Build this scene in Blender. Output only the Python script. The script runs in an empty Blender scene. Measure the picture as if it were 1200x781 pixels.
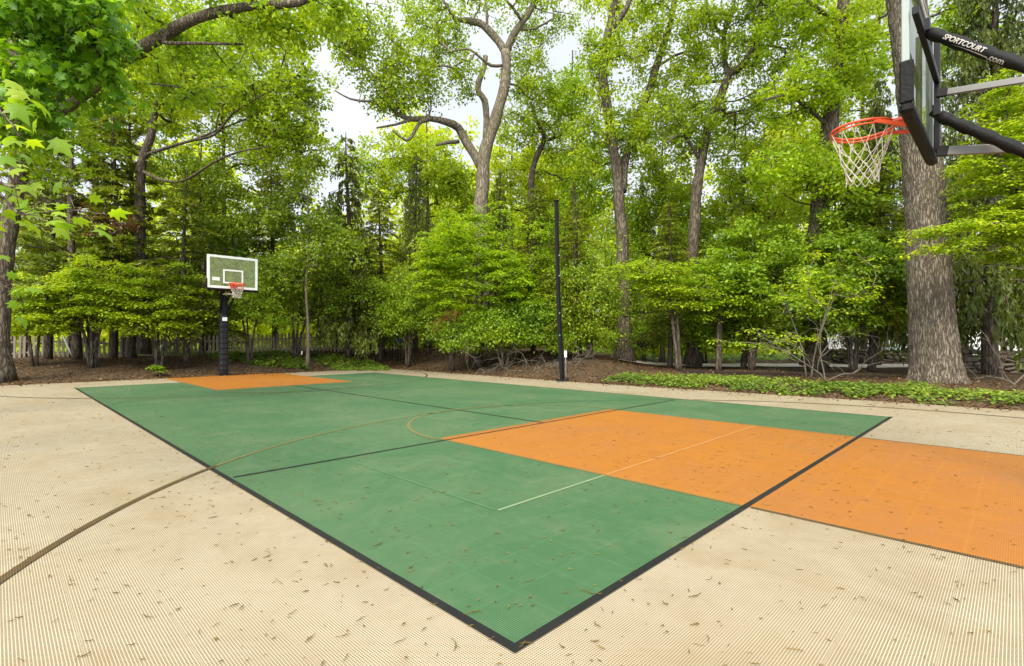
import bpy, math, random
import numpy as np
from mathutils import Vector, Matrix

SC = bpy.context.scene
COL = SC.collection
R = math.radians
F, EYE = 599.0, 1.22          # focal length in photo pixels, eye height

# ------------------------------------------------------------------ camera
cam = bpy.data.cameras.new('camera'); camo = bpy.data.objects.new('camera', cam); COL.objects.link(camo)
camo.location = (0, 0, EYE); camo.rotation_euler = (R(90), 0, 0)
cam.sensor_width = 36; cam.lens = 36 * F / 1200; cam.shift_y = 8 / 1200
cam.clip_start = .05; cam.clip_end = 600
SC.camera = camo

# ------------------------------------------------------------------ sky and sun (bright overcast)
SUN_EL, SUN_AZ = R(46), R(200)      # azimuth clockwise from +Y: behind the camera, a little to the left
w = bpy.data.worlds.new('World'); SC.world = w; w.use_nodes = True
nt = w.node_tree; bg = nt.nodes['Background']
sky = nt.nodes.new('ShaderNodeTexSky'); sky.sky_type = 'NISHITA'; sky.sun_disc = False
sky.sun_elevation = SUN_EL; sky.sun_rotation = SUN_AZ; sky.dust_density = 3.0; sky.air_density = 1.0
tc = nt.nodes.new('ShaderNodeTexCoord'); nz = nt.nodes.new('ShaderNodeTexNoise')
nz.inputs['Scale'].default_value = 2.2; nz.inputs['Detail'].default_value = 6
nt.links.new(tc.outputs['Generated'], nz.inputs['Vector'])
rp = nt.nodes.new('ShaderNodeValToRGB'); rp.color_ramp.elements[0].position = .3; rp.color_ramp.elements[1].position = .75
nt.links.new(nz.outputs['Fac'], rp.inputs['Fac'])
mxw = nt.nodes.new('ShaderNodeMix'); mxw.data_type = 'RGBA'
mp = nt.nodes.new('ShaderNodeMapRange'); mp.inputs['To Min'].default_value = .72; mp.inputs['To Max'].default_value = 1.0
nt.links.new(rp.outputs['Color'], mp.inputs['Value']); nt.links.new(mp.outputs['Result'], mxw.inputs[0])
nt.links.new(sky.outputs['Color'], mxw.inputs[6]); mxw.inputs[7].default_value = (8.1, 8.5, 9.1, 1)
sx_ = nt.nodes.new('ShaderNodeSeparateXYZ'); nt.links.new(tc.outputs['Generated'], sx_.inputs[0])
zr = nt.nodes.new('ShaderNodeMapRange'); zr.interpolation_type = 'SMOOTHSTEP'
for k_, v_ in (('From Min', .48), ('From Max', .85), ('To Min', .66), ('To Max', 1.4)): zr.inputs[k_].default_value = v_
nt.links.new(sx_.outputs[2], zr.inputs['Value'])
dp = nt.nodes.new('ShaderNodeVectorMath'); dp.operation = 'DOT_PRODUCT'; nt.links.new(tc.outputs['Generated'], dp.inputs[0])
dp.inputs[1].default_value = (math.sin(SUN_AZ) * math.cos(R(30)), math.cos(SUN_AZ) * math.cos(R(30)), .5)
ar = nt.nodes.new('ShaderNodeMapRange'); ar.interpolation_type = 'SMOOTHSTEP'
for k_, v_ in (('From Min', .0), ('From Max', 1.0), ('To Min', .0), ('To Max', 1.15)): ar.inputs[k_].default_value = v_
nt.links.new(dp.outputs['Value'], ar.inputs['Value'])
sm_w = nt.nodes.new('ShaderNodeMath'); sm_w.operation = 'ADD'; nt.links.new(zr.outputs[0], sm_w.inputs[0]); nt.links.new(ar.outputs[0], sm_w.inputs[1])
scw = nt.nodes.new('ShaderNodeVectorMath'); scw.operation = 'SCALE'; nt.links.new(mxw.outputs[2], scw.inputs[0]); nt.links.new(sm_w.outputs[0], scw.inputs['Scale'])
nt.links.new(scw.outputs[0], bg.inputs['Color']); bg.inputs['Strength'].default_value = .085
sl = bpy.data.lights.new('sun', 'SUN'); so = bpy.data.objects.new('sun', sl); COL.objects.link(so)
sl.energy = 2.4; sl.angle = R(24); sl.color = (1, .91, .73)
sd = Vector((math.sin(SUN_AZ) * math.cos(SUN_EL), math.cos(SUN_AZ) * math.cos(SUN_EL), math.sin(SUN_EL)))
so.rotation_euler = (-sd).to_track_quat('-Z', 'Y').to_euler()
vs = SC.view_settings; vs.view_transform = 'Standard'; vs.look = 'None'; vs.gamma = 1; vs.exposure = 1.24
cy = SC.cycles
cy.max_bounces = 9; cy.diffuse_bounces = 6; cy.glossy_bounces = 2; cy.transmission_bounces = 5; cy.transparent_max_bounces = 6
cy.use_denoising = True; cy.sample_clamp_indirect = 4
cy.caustics_reflective = False; cy.caustics_refractive = False

# ------------------------------------------------------------------ helpers
def P(px, py, d): return np.array(((px - 600) / F * d, d, EYE + (398.5 - py) / F * d))
def G(px, py, z=0):
    d = F * (EYE - z) / (py - 398.5); return np.array(((px - 600) / F * d, d))
A0 = G(603, 755); UX = np.array((-607, 599)) / 852.8; VX = np.array((591, 599)) / 841.5
UA = math.atan2(UX[1], UX[0])
def W(u, v, z=0):
    p = A0 + UX * u + VX * v; return np.array((p[0], p[1], z))
def UVof(x, y):
    det = UX[0] * VX[1] - UX[1] * VX[0]; a = x - A0[0]; b = y - A0[1]
    return (a * VX[1] - b * VX[0]) / det, (UX[0] * b - UX[1] * a) / det
def sstep(a, b, x):
    t = np.clip((x - a) / (b - a), 0, 1); return t * t * (3 - 2 * t)
def vmax(u): return 10.35 + .65 * np.clip((7 - u) / 8.5, 0, 2)
UMAX = 17.75
def ground_z(x, y):
    x = np.asarray(x, float); y = np.asarray(y, float)
    u, v = UVof(x, y)
    t = np.maximum(u - UMAX, v - vmax(u))
    a = x / np.maximum(y, .1)
    wl = 1 - sstep(.08, .32, a); far = sstep(-.7, -.35, a)
    t2 = np.where(t > 0, t, 0)
    n = .05 * np.sin(x * 1.7 + y * .6) * np.sin(y * 1.3 - x * .4) + .03 * np.sin(x * 3.9 + 1) * np.sin(y * 3.1)
    z = -.05 + wl * (.50 + .22 * far) * sstep(.2, 4.5, t2) + (1 - wl) * .16 * sstep(0, 1.2, t2) + n * sstep(.1, 1.5, t2) * (.4 + .9 * wl)
    return z

def setp(o, label=None, cat=None, group=None, kind=None):
    if label: o['label'] = label
    if cat: o['category'] = cat
    if group: o['group'] = group
    if kind: o['kind'] = kind
    return o
def link(name, me, mat=None, parent=None):
    o = bpy.data.objects.new(name, me); COL.objects.link(o)
    if mat is not None:
        for m in (mat if isinstance(mat, (list, tuple)) else [mat]): me.materials.append(m)
    if parent: o.parent = parent
    return o
def thing(name, label, cat, loc=(0, 0, 0), rz=0, group=None):
    o = bpy.data.objects.new(name, None); COL.objects.link(o); o.empty_display_size = .2
    o.location = [float(c) for c in loc]; o.rotation_euler = (0, 0, rz)
    return setp(o, label, cat, group)
def copy_tree(o, parent=None):
    c = o.copy(); COL.objects.link(c)
    if parent: c.parent = parent
    for ch in list(o.children): copy_tree(ch, c)
    return c

class MB:
    """collects geometry; every polygon ring stored as flat arrays"""
    def __init__(s): s.v = []; s.f = []; s.sm = []; s.mi = []; s.n = 0
    def add(s, vs, fs, smooth=False, mi=0):
        b = s.n
        s.v.append(np.asarray(vs, float).reshape(-1, 3)); s.n += len(s.v[-1])
        for f in fs: s.f.append([i + b for i in f]); s.sm.append(smooth); s.mi.append(mi)
    def box(s, c, size, rot=None, mi=0, bev=0):
        hx, hy, hz = [q / 2 for q in size]
        if bev:
            b = bev; V = []
            ring = [(hx - b, -hy), (hx, -hy + b), (hx, hy - b), (hx - b, hy), (-hx + b, hy), (-hx, hy - b), (-hx, -hy + b), (-hx + b, -hy)]
            for z, k in ((-hz, 1), (-hz + b, 0), (hz - b, 0), (hz, 1)):
                for x, y in ring:
                    V.append((x * (1 - b / hx * k) if k else x, y * (1 - b / hy * k) if k else y, z))
            Fc = [list(range(7, -1, -1)), list(range(24, 32))]
            for l in range(3):
                for i in range(8):
                    j = (i + 1) % 8; Fc.append([l * 8 + i, l * 8 + j, l * 8 + 8 + j, l * 8 + 8 + i])
        else:
            V = [(x, y, z) for z in (-hz, hz) for x, y in ((-hx, -hy), (hx, -hy), (hx, hy), (-hx, hy))]
            Fc = [[3, 2, 1, 0], [4, 5, 6, 7], [0, 1, 5, 4], [1, 2, 6, 5], [2, 3, 7, 6], [3, 0, 4, 7]]
        V = np.array(V)
        if rot is not None: V = V @ np.array(rot).T
        s.add(V + np.array(c), Fc, False, mi)
    def bar(s, a, b, wd, ht, mi=0, bev=0, up=(0, 0, 1)):
        a = np.array(a, float); b = np.array(b, float); d = b - a; L = np.linalg.norm(d); d /= L
        up = np.array(up, float); x = np.cross(d, up); x /= np.linalg.norm(x); z = np.cross(x, d)
        s.box((a + b) / 2, (wd, L, ht), np.stack([x, d, z], 1), mi, bev)
    def tube(s, pts, rad, sides=8, cap=True, mi=0, smooth=True, closed=False):
        pts = np.asarray(pts, float); n = len(pts)
        rad = np.broadcast_to(np.asarray(rad, float), (n,))
        if closed: tg = np.roll(pts, -1, 0) - np.roll(pts, 1, 0)
        else: tg = np.gradient(pts, axis=0)
        tg /= np.maximum(np.linalg.norm(tg, axis=1), 1e-9)[:, None]
        ref = np.array((0, 0, 1.)) if abs(tg[0][2]) < .9 else np.array((1., 0, 0))
        nx = np.cross(ref, tg[0]); nx /= np.linalg.norm(nx)
        N = np.empty((n, 3))
        for i in range(n):
            nx = nx - tg[i] * nx.dot(tg[i]); nx /= max(np.linalg.norm(nx), 1e-9); N[i] = nx
        B = np.cross(tg, N)
        an = np.arange(sides) * 2 * math.pi / sides
        V = pts[:, None] + rad[:, None, None] * (np.cos(an)[None, :, None] * N[:, None] + np.sin(an)[None, :, None] * B[:, None])
        fs = []
        m = n if closed else n - 1
        for i in range(m):
            k = (i + 1) % n
            for j in range(sides):
                q = (j + 1) % sides; fs.append([i * sides + j, i * sides + q, k * sides + q, k * sides + j])
        if cap and not closed:
            fs.append(list(range(sides - 1, -1, -1))); fs.append([(n - 1) * sides + j for j in range(sides)])
        s.add(V.reshape(-1, 3), fs, smooth, mi)
    def mesh(s, name):
        me = bpy.data.meshes.new(name)
        V = np.concatenate(s.v); lt = np.array([len(f) for f in s.f], np.int32)
        li = np.fromiter((i for f in s.f for i in f), np.int32, int(lt.sum()))
        me.vertices.add(len(V)); me.vertices.foreach_set('co', V.ravel())
        me.loops.add(len(li)); me.loops.foreach_set('vertex_index', li)
        me.polygons.add(len(lt)); me.polygons.foreach_set('loop_start', np.concatenate([[0], np.cumsum(lt)[:-1]]).astype(np.int32))
        me.polygons.foreach_set('loop_total', lt)
        me.polygons.foreach_set('use_smooth', np.array(s.sm, bool)); me.polygons.foreach_set('material_index', np.array(s.mi, np.int32))
        me.update(calc_edges=True)
        return me
    def build(s, name, mat=None, parent=None): return link(name, s.mesh(name), mat, parent)

LEAF = {  # outline (along, across, lift) and faces of one leaf
 'rhomb': ([(0, 0, 0), (.45, .30, -.06), (1, 0, -.08), (.45, -.30, -.06)], [(0, 1, 2, 3)]),
 'wide': ([(0, 0, 0), (.35, .42, -.08), (1, 0, -.12), (.35, -.42, -.08)], [(0, 1, 2, 3)]),
 'needle': ([(0, 0, 0), (.4, .09, 0), (1, 0, -.05), (.4, -.09, 0)], [(0, 1, 2, 3)]),
 'frond': ([(0, 0, 0), (.4, .17, -.03), (1, 0, -.15), (.4, -.17, -.03)], [(0, 1, 2, 3)]),
 'maple': ([(0, 0, 0), (-.05, .22, -.02), (.12, .20, -.01), (.22, .55, -.20), (.36, .28, -.07), (.62, .46, -.26), (.62, .20, -.09), (1.0, 0, -.34),
            (.62, -.20, -.09), (.62, -.50, -.16), (.36, -.28, -.05), (.22, -.55, -.14), (.12, -.20, -.01), (-.05, -.22, -.02), (.4, 0, .03)],
           [(14, i, (i + 1) % 14) for i in range(14)]),
 'curl': ([(0, 0, 0), (.5, .06, .10), (1, .02, .03), (.5, -.06, .10)], [(0, 1, 2, 3)]),
}
def norm(a): return a / np.maximum(np.linalg.norm(a, axis=-1, keepdims=True), 1e-9)
def leaf_mesh(name, C, N, T, size, shape='rhomb'):
    C = np.asarray(C); n = len(C)
    N = norm(N); T = norm(T - N * (T * N).sum(1)[:, None]); B = np.cross(N, T)
    size = np.broadcast_to(np.asarray(size, float), (n,))
    pv, pf = LEAF[shape]; pv = np.array(pv)
    V = C[:, None] + size[:, None, None] * (pv[None, :, 0, None] * T[:, None] + pv[None, :, 1, None] * B[:, None] + pv[None, :, 2, None] * N[:, None])
    k = len(pv); pf = np.array(pf); m = pf.shape[1]
    I = (np.arange(n) * k)[:, None, None] + pf[None]
    li = I.ravel().astype(np.int32); nf = n * len(pf)
    me = bpy.data.meshes.new(name)
    me.vertices.add(n * k); me.vertices.foreach_set('co', V.ravel())
    me.loops.add(len(li)); me.loops.foreach_set('vertex_index', li)
    me.polygons.add(nf); me.polygons.foreach_set('loop_start', (np.arange(nf) * m).astype(np.int32))
    me.polygons.foreach_set('loop_total', np.full(nf, m, np.int32))
    me.update(calc_edges=True)
    return me

# ------------------------------------------------------------------ materials
def newmat(name):
    m = bpy.data.materials.new(name); m.use_nodes = True; n = m.node_tree.nodes; n.clear()
    out = n.new('ShaderNodeOutputMaterial'); return m, n, m.node_tree.links, out
def mix(n, l, fac, a, b, typ='RGBA', blend='MIX'):
    x = n.new('ShaderNodeMix'); x.data_type = typ; x.blend_type = blend
    for sck, val in ((x.inputs[0], fac), (x.inputs[6], a), (x.inputs[7], b)):
        if hasattr(val, 'links'): l.new(val, sck)
        else: sck.default_value = val if not isinstance(val, tuple) or len(val) == 4 else (*val, 1)
    return x.outputs[2]
def noise(n, l, vec, scale, detail=4, rough=.55, dist=0):
    x = n.new('ShaderNodeTexNoise'); x.inputs['Scale'].default_value = scale; x.inputs['Detail'].default_value = detail
    x.inputs['Roughness'].default_value = rough; x.inputs['Distortion'].default_value = dist
    if vec is not None: l.new(vec, x.inputs['Vector'])
    return x.outputs['Fac']
def ramp(n, l, fac, stops):
    x = n.new('ShaderNodeValToRGB'); e = x.color_ramp.elements
    while len(e) < len(stops): e.new(.5)
    for q, (p, c) in zip(e, stops): q.position = p; q.color = (*c, 1) if len(c) == 3 else c
    l.new(fac, x.inputs['Fac']); return x.outputs['Color']
def math_(n, l, op, a, b=0, c=0):
    x = n.new('ShaderNodeMath'); x.operation = op
    for i, v in enumerate((a, b, c)):
        if hasattr(v, 'links'): l.new(v, x.inputs[i])
        else: x.inputs[i].default_value = v
    return x.outputs[0]
def coords(n, l, kind='Object', scale=None):
    t = n.new('ShaderNodeTexCoord').outputs[kind]
    if scale:
        mpn = n.new('ShaderNodeMapping'); mpn.inputs['Scale'].default_value = scale; l.new(t, mpn.inputs['Vector']); t = mpn.outputs['Vector']
    return t
def principled(n, l, out, col, rough=.6, spec=.4, metal=0, bump=None, bstr=.3, bdist=.01):
    p = n.new('ShaderNodeBsdfPrincipled')
    for nm, val in (('Base Color', col), ('Roughness', rough), ('Metallic', metal), ('Specular IOR Level', spec)):
        if hasattr(val, 'links'): l.new(val, p.inputs[nm])
        else: p.inputs[nm].default_value = val if not isinstance(val, tuple) else (*val[:3], 1)
    if bump is not None:
        b = n.new('ShaderNodeBump'); b.inputs['Strength'].default_value = bstr; b.inputs['Distance'].default_value = bdist
        l.new(bump, b.inputs['Height']); l.new(b.outputs['Normal'], p.inputs['Normal'])
    l.new(p.outputs[0], out.inputs['Surface']); return p

def leafmat(name, c0, c1, c2, trans=.45, gloss=.3):
    m, n, l, out = newmat(name)
    g = n.new('ShaderNodeNewGeometry')
    cn = noise(n, l, g.outputs['Position'], .55, 3)
    oi = n.new('ShaderNodeObjectInfo')
    fac = math_(n, l, 'ADD', math_(n, l, 'MULTIPLY', g.outputs['Random Per Island'], .55), math_(n, l, 'MULTIPLY', math_(n, l, 'SUBTRACT', cn, .3), 1.1))
    fac = math_(n, l, 'ADD', fac, math_(n, l, 'MULTIPLY', math_(n, l, 'SUBTRACT', oi.outputs['Random'], .5), .25))
    col = ramp(n, l, fac, [(.1, c0), (.5, c1), (.95, c2)])
    p = n.new('ShaderNodeBsdfPrincipled'); l.new(col, p.inputs['Base Color']); p.inputs['Roughness'].default_value = .45
    p.inputs['Specular IOR Level'].default_value = gloss
    t = n.new('ShaderNodeBsdfTranslucent')
    tcn = mix(n, l, 1.0, col, (1.5, 1.35, .55, 1), blend='MULTIPLY'); l.new(tcn, t.inputs['Color'])
    ms = n.new('ShaderNodeMixShader'); ms.inputs[0].default_value = trans
    l.new(p.outputs[0], ms.inputs[1]); l.new(t.outputs[0], ms.inputs[2]); l.new(ms.outputs[0], out.inputs['Surface'])
    return m
M = {}
M['oak_leaf'] = leafmat('oak_leaf', (0.128, 0.206, 0.009), (0.253, 0.371, 0.012), (0.461, 0.536, 0.021), .5)
M['young_leaf'] = leafmat('young_leaf', (0.115, 0.216, 0.009), (0.231, 0.371, 0.011), (0.414, 0.525, 0.019), .5)
M['shrub_leaf'] = leafmat('shrub_leaf', (0.086, 0.160, 0.009), (0.172, 0.288, 0.012), (0.324, 0.433, 0.019), .42)
M['dark_leaf'] = leafmat('dark_leaf', (0.079, 0.137, 0.009), (0.153, 0.237, 0.011), (0.278, 0.380, 0.017), .4)
M['bright_leaf'] = leafmat('bright_leaf', (0.138, 0.237, 0.009), (0.264, 0.391, 0.013), (0.440, 0.514, 0.022), .45)
M['hemlock_leaf'] = leafmat('hemlock_leaf', (0.079, 0.113, 0.012), (0.159, 0.207, 0.015), (0.305, 0.355, 0.022), .3)
M['spruce_leaf'] = leafmat('spruce_leaf', (0.048, 0.068, 0.013), (0.097, 0.128, 0.017), (0.185, 0.216, 0.024), .25)
M['pine_leaf'] = leafmat('pine_leaf', (0.093, 0.133, 0.012), (0.172, 0.236, 0.016), (0.311, 0.371, 0.026), .3)
M['brown_leaf'] = leafmat('brown_leaf', (0.051, 0.025, 0.011), (0.103, 0.049, 0.020), (0.165, 0.088, 0.036), .3)
M['pink_leaf'] = leafmat('pink_leaf', (0.251, 0.103, 0.036), (0.428, 0.206, 0.094), (0.527, 0.309, 0.101), .35)
M['maple_leaf'] = leafmat('maple_leaf', (0.089, 0.201, 0.006), (0.168, 0.305, 0.009), (0.321, 0.434, 0.014), .55, .35)
M['deep_leaf'] = leafmat('deep_leaf', (0.071, 0.191, 0.009), (0.160, 0.332, 0.012), (0.332, 0.510, 0.015), .45, .35)
M['cover_leaf'] = leafmat('cover_leaf', (.050, .095, .010), (.098, .165, .014), (.24, .30, .03), .3)
M['far_leaf'] = leafmat('far_leaf', (0.253, 0.350, 0.012), (0.392, 0.493, 0.017), (0.577, 0.617, 0.030), .5)

def barkmat(name, dark, mid, light, sc=(9, 9, 1.6), moss=0, bstr=.7):
    m, n, l, out = newmat(name)
    v = coords(n, l, 'Object', sc)
    a = noise(n, l, v, 1.6, 6, .65, .6)
    vo = n.new('ShaderNodeTexVoronoi'); vo.feature = 'DISTANCE_TO_EDGE'; vo.inputs['Scale'].default_value = 1.5
    wv = n.new('ShaderNodeVectorMath'); wv.operation = 'ADD'
    nn = n.new('ShaderNodeTexNoise'); nn.inputs['Scale'].default_value = 2.5; l.new(v, nn.inputs['Vector'])
    l.new(v, wv.inputs[0]); l.new(nn.outputs['Color'], wv.inputs[1]); l.new(wv.outputs[0], vo.inputs['Vector'])
    h = math_(n, l, 'ADD', math_(n, l, 'MULTIPLY', math_(n, l, 'MINIMUM', vo.outputs['Distance'], .25), 2.4), math_(n, l, 'MULTIPLY', a, .55))
    col = ramp(n, l, h, [(.22, dark), (.55, mid), (.95, light)])
    big = noise(n, l, coords(n, l, 'Object'), .9, 3)
    col = mix(n, l, math_(n, l, 'MULTIPLY', big, .45), col, tuple(c * .6 for c in mid))
    if moss:
        mo = noise(n, l, coords(n, l, 'Object'), 1.6, 5)
        col = mix(n, l, ramp(n, l, mo, [(.5, (0, 0, 0)), (.72, (moss,) * 3)]), col, (.11, .12, .045))
    principled(n, l, out, col, .9, .15, bump=h, bstr=bstr, bdist=.03)
    return m
M['bark'] = barkmat('bark', (.025, .019, .013), (.092, .074, .053), (.20, .17, .125))
M['bark_grey'] = barkmat('bark_grey', (.04, .033, .024), (.155, .128, .094), (.29, .248, .19), moss=.5)
M['bark_dark'] = barkmat('bark_dark', (.022, .018, .014), (.075, .06, .046), (.16, .13, .10))
M['bark_pale'] = barkmat('bark_pale', (.06, .052, .035), (.15, .13, .09), (.24, .21, .15), (14, 14, 5), moss=.5, bstr=.3)
M['bark_big'] = barkmat('bark_big', (.022, .017, .012), (.125, .102, .075), (.28, .238, .178), (14, 14, 2.0), moss=.2, bstr=.9)

def plain(name, col, rough=.5, spec=.4, metal=0, var=.25, sc=8, bstr=.1):
    m, n, l, out = newmat(name)
    a = noise(n, l, coords(n, l, 'Object'), sc, 6, .6)
    c = mix(n, l, math_(n, l, 'MULTIPLY', a, var * 2), col, tuple(x * .55 for x in col))
    principled(n, l, out, c, rough, spec, metal, bump=a, bstr=bstr, bdist=.01); return m
M['black_metal'] = plain('black_metal', (.007, .007, .008), .5, .25)
M['black_pad'] = plain('black_pad', (.006, .0055, .005), .62, .18, bstr=.8, sc=22)
M['blue_pad'] = plain('blue_pad', (.008, .009, .013), .55, .28, bstr=.6, sc=9)
M['grey_steel'] = plain('grey_steel', (.17, .165, .155), .45, .5, .3)
M['board_white'] = plain('board_white', (.78, .79, .76), .4, .5, var=.12)
M['pale_green_white'] = plain('pale_green_white', (.26, .30, .272), .35, .5, var=.1)
M['rim_orange'] = plain('rim_orange', (.72, .085, .022), .4, .5, var=.2, sc=20)
M['net_cord'] = plain('net_cord', (.56, .52, .43), .9, .1, var=.3, sc=60)
M['net_red'] = plain('net_red', (.62, .16, .12), .9, .1, var=.3, sc=60)
M['label_white'] = plain('label_white', (.72, .73, .72), .5, .4, var=.1)
M['letter_white'] = plain('letter_white', (.40, .385, .34), .6, .3, var=.3, sc=90)
M['fence_wood'] = plain('fence_wood', (.23, .20, .15), .9, .15, var=.5, sc=5, bstr=.4)
M['siding'] = plain('siding', (.62, .62, .60), .6, .3, var=.1)
M['siding_blue'] = plain('siding_blue', (.50, .60, .66), .6, .3, var=.1)
M['white_paint'] = plain('white_paint', (.74, .74, .72), .6, .3, var=.1)
M['roof_grey'] = plain('roof_grey', (.10, .095, .09), .9, .2)
M['stone'] = plain('stone', (.15, .122, .09), .9, .2, var=.5, sc=3, bstr=.5)
M['timber'] = plain('timber', (.03, .022, .016), .9, .15, var=.5, sc=6, bstr=.5)  # shade put into the colour, so the edging reads as a dark shadowy line
M['twig'] = plain('twig', (.15, .128, .095), .9, .1, var=.4, sc=6)
M['red_plastic'] = plain('red_plastic', (.62, .07, .05), .4, .5)
M['blue_plastic'] = plain('blue_plastic', (.05, .12, .42), .4, .5)
M['seam_rubber'] = plain('seam_rubber', (.05, .045, .04), .7, .3)

def glassmat():
    m, n, l, out = newmat('board_glass')
    t = n.new('ShaderNodeBsdfTransparent'); t.inputs['Color'].default_value = (.86, .89, .80, 1)
    d = n.new('ShaderNodeBsdfDiffuse'); d.inputs['Color'].default_value = (.34, .42, .14, 1)
    g = n.new('ShaderNodeBsdfGlossy'); g.inputs['Roughness'].default_value = .03
    dirt = noise(n, l, coords(n, l, 'Object'), 6, 5)
    s1 = n.new('ShaderNodeMixShader'); l.new(math_(n, l, 'MULTIPLY', dirt, .75), s1.inputs[0]); l.new(t.outputs[0], s1.inputs[1]); l.new(d.outputs[0], s1.inputs[2])
    fr = n.new('ShaderNodeFresnel'); fr.inputs['IOR'].default_value = 1.5
    s2 = n.new('ShaderNodeMixShader'); l.new(fr.outputs[0], s2.inputs[0]); l.new(s1.outputs[0], s2.inputs[1]); l.new(g.outputs[0], s2.inputs[2])
    l.new(s2.outputs[0], out.inputs['Surface']); return m
M['glass'] = glassmat()

def courtmat(name, col, hole, dirtcol, dirt=.25, seam=.7, rough=.45, ribmix=.32, ribhole=.65):
    """perforated snap-together sport tile: 0.305 m tiles, 28 holes a side, fine seams, dust and stains (object space = court metres)"""
    m, n, l, out = newmat(name)
    v = coords(n, l, 'Object')
    sep = n.new('ShaderNodeSeparateXYZ'); l.new(v, sep.inputs[0])
    T = .305; K = 28
    def tri(x, k):
        f = math_(n, l, 'FRACT', math_(n, l, 'MULTIPLY', x, k)); return math_(n, l, 'ABSOLUTE', math_(n, l, 'SUBTRACT', f, .5))
    hu = tri(sep.outputs[0], K / T); hv = tri(sep.outputs[1], K / T)
    rr = n.new('ShaderNodeMapRange'); rr.interpolation_type = 'SMOOTHSTEP'; rr.inputs['From Min'].default_value = .40; rr.inputs['From Max'].default_value = .31
    l.new(math_(n, l, 'MAXIMUM', hu, hv), rr.inputs['Value'])
    holes = rr.outputs['Result']
    su = tri(sep.outputs[0], 1 / T); sv = tri(sep.outputs[1], 1 / T)
    sm_ = math_(n, l, 'MAXIMUM', su, sv)
    rib = n.new('ShaderNodeMapRange'); rib.inputs['From Min'].default_value = .4825; rib.inputs['From Max'].default_value = .4865; l.new(sm_, rib.inputs['Value'])
    gap = n.new('ShaderNodeMapRange'); gap.inputs['From Min'].default_value = .4935; gap.inputs['From Max'].default_value = .4965; l.new(sm_, gap.inputs['Value'])
    holes = math_(n, l, 'MULTIPLY', holes, math_(n, l, 'SUBTRACT', 1, math_(n, l, 'MULTIPLY', rib.outputs['Result'], ribhole)))
    # per tile tone
    fl = n.new('ShaderNodeVectorMath'); fl.operation = 'FLOOR'; sc_ = n.new('ShaderNodeVectorMath'); sc_.operation = 'SCALE'; sc_.inputs['Scale'].default_value = 1 / T
    l.new(v, sc_.inputs[0]); l.new(sc_.outputs[0], fl.inputs[0])
    wn = n.new('ShaderNodeTexWhiteNoise'); wn.noise_dimensions = '2D'; l.new(fl.outputs[0], wn.inputs['Vector'])
    stain = noise(n, l, v, .55, 6, .62, .4); fine = noise(n, l, v, 7, 5, .7); mid = noise(n, l, v, 2.2, 4, .6)
    c = mix(n, l, math_(n, l, 'MULTIPLY', wn.outputs['Value'], .20), col, tuple(x * .6 for x in col))
    c = mix(n, l, ramp(n, l, stain, [(.42, (0, 0, 0)), (.72, (dirt * 1.6,) * 3)]), c, dirtcol)
    c = mix(n, l, ramp(n, l, fine, [(.5, (0, 0, 0)), (.8, (dirt,) * 3)]), c, dirtcol)
    c = mix(n, l, ramp(n, l, mid, [(.5, (0, 0, 0)), (.8, (dirt * .8,) * 3)]), c, tuple(min(1, x * 1.25) for x in col))
    blot = noise(n, l, v, 1.1, 8, .72, 1.2); speck = noise(n, l, v, 34, 3, .6)
    c = mix(n, l, ramp(n, l, blot, [(.50, (0, 0, 0)), (.66, (dirt * 1.5,) * 3), (.8, (dirt * .3,) * 3)]), c, dirtcol)
    c = mix(n, l, ramp(n, l, speck, [(.66, (0, 0, 0)), (.76, (.45,) * 3)]), c, tuple(x * .5 for x in dirtcol))
    c = mix(n, l, math_(n, l, 'MULTIPLY', rib.outputs['Result'], ribmix), c, tuple(min(1, x * 1.3 + .01) for x in col))
    c = mix(n, l, holes, c, hole)
    c = mix(n, l, math_(n, l, 'MULTIPLY', gap.outputs['Result'], seam), c, hole)
    p = principled(n, l, out, c, rough, .35, bump=math_(n, l, 'SUBTRACT', 1, math_(n, l, 'MAXIMUM', holes, gap.outputs['Result'])), bstr=.25, bdist=.004)
    l.new(math_(n, l, 'ADD', rough - .08, math_(n, l, 'MULTIPLY', fine, .3)), p.inputs['Roughness'])
    return m
M['court_beige'] = courtmat('court_beige', (.415, .36, .258), (.115, .082, .040), (.27, .20, .105), .32, ribmix=.14, ribhole=.45)
M['court_green'] = courtmat('court_green', (.050, .126, .046), (.020, .058, .024), (.13, .175, .085), .5)
M['court_orange'] = courtmat('court_orange', (.315, .124, .005), (.24, .075, .009), (.24, .11, .032), .5)
M['line_black'] = courtmat('line_black', (.006, .0055, .005), (.003, .003, .003), (.035, .03, .025), .25)
M['line_brown'] = courtmat('line_brown', (.080, .045, .008), (.035, .02, .005), (.18, .12, .05), .3)
M['line_rust'] = courtmat('line_rust', (.20, .135, .035), (.09, .07, .02), (.12, .17, .06), .7)
M['line_edge'] = courtmat('line_edge', (.27, .12, .02), (.12, .06, .01), (.15, .15, .05), .5)
M['line_faded'] = courtmat('line_faded', (.40, .21, .07), (.24, .10, .03), (.40, .16, .03), .6)
M['line_worn'] = courtmat('line_worn', (.095, .15, .055), (.03, .07, .025), (.12, .16, .07), .8)
M['line_white'] = courtmat('line_white', (.18, .25, .15), (.12, .16, .08), (.17, .24, .11), .55)
M['line_faint'] = courtmat('line_faint', (.075, .16, .07), (.03, .09, .035), (.09, .19, .075), .6)

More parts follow.
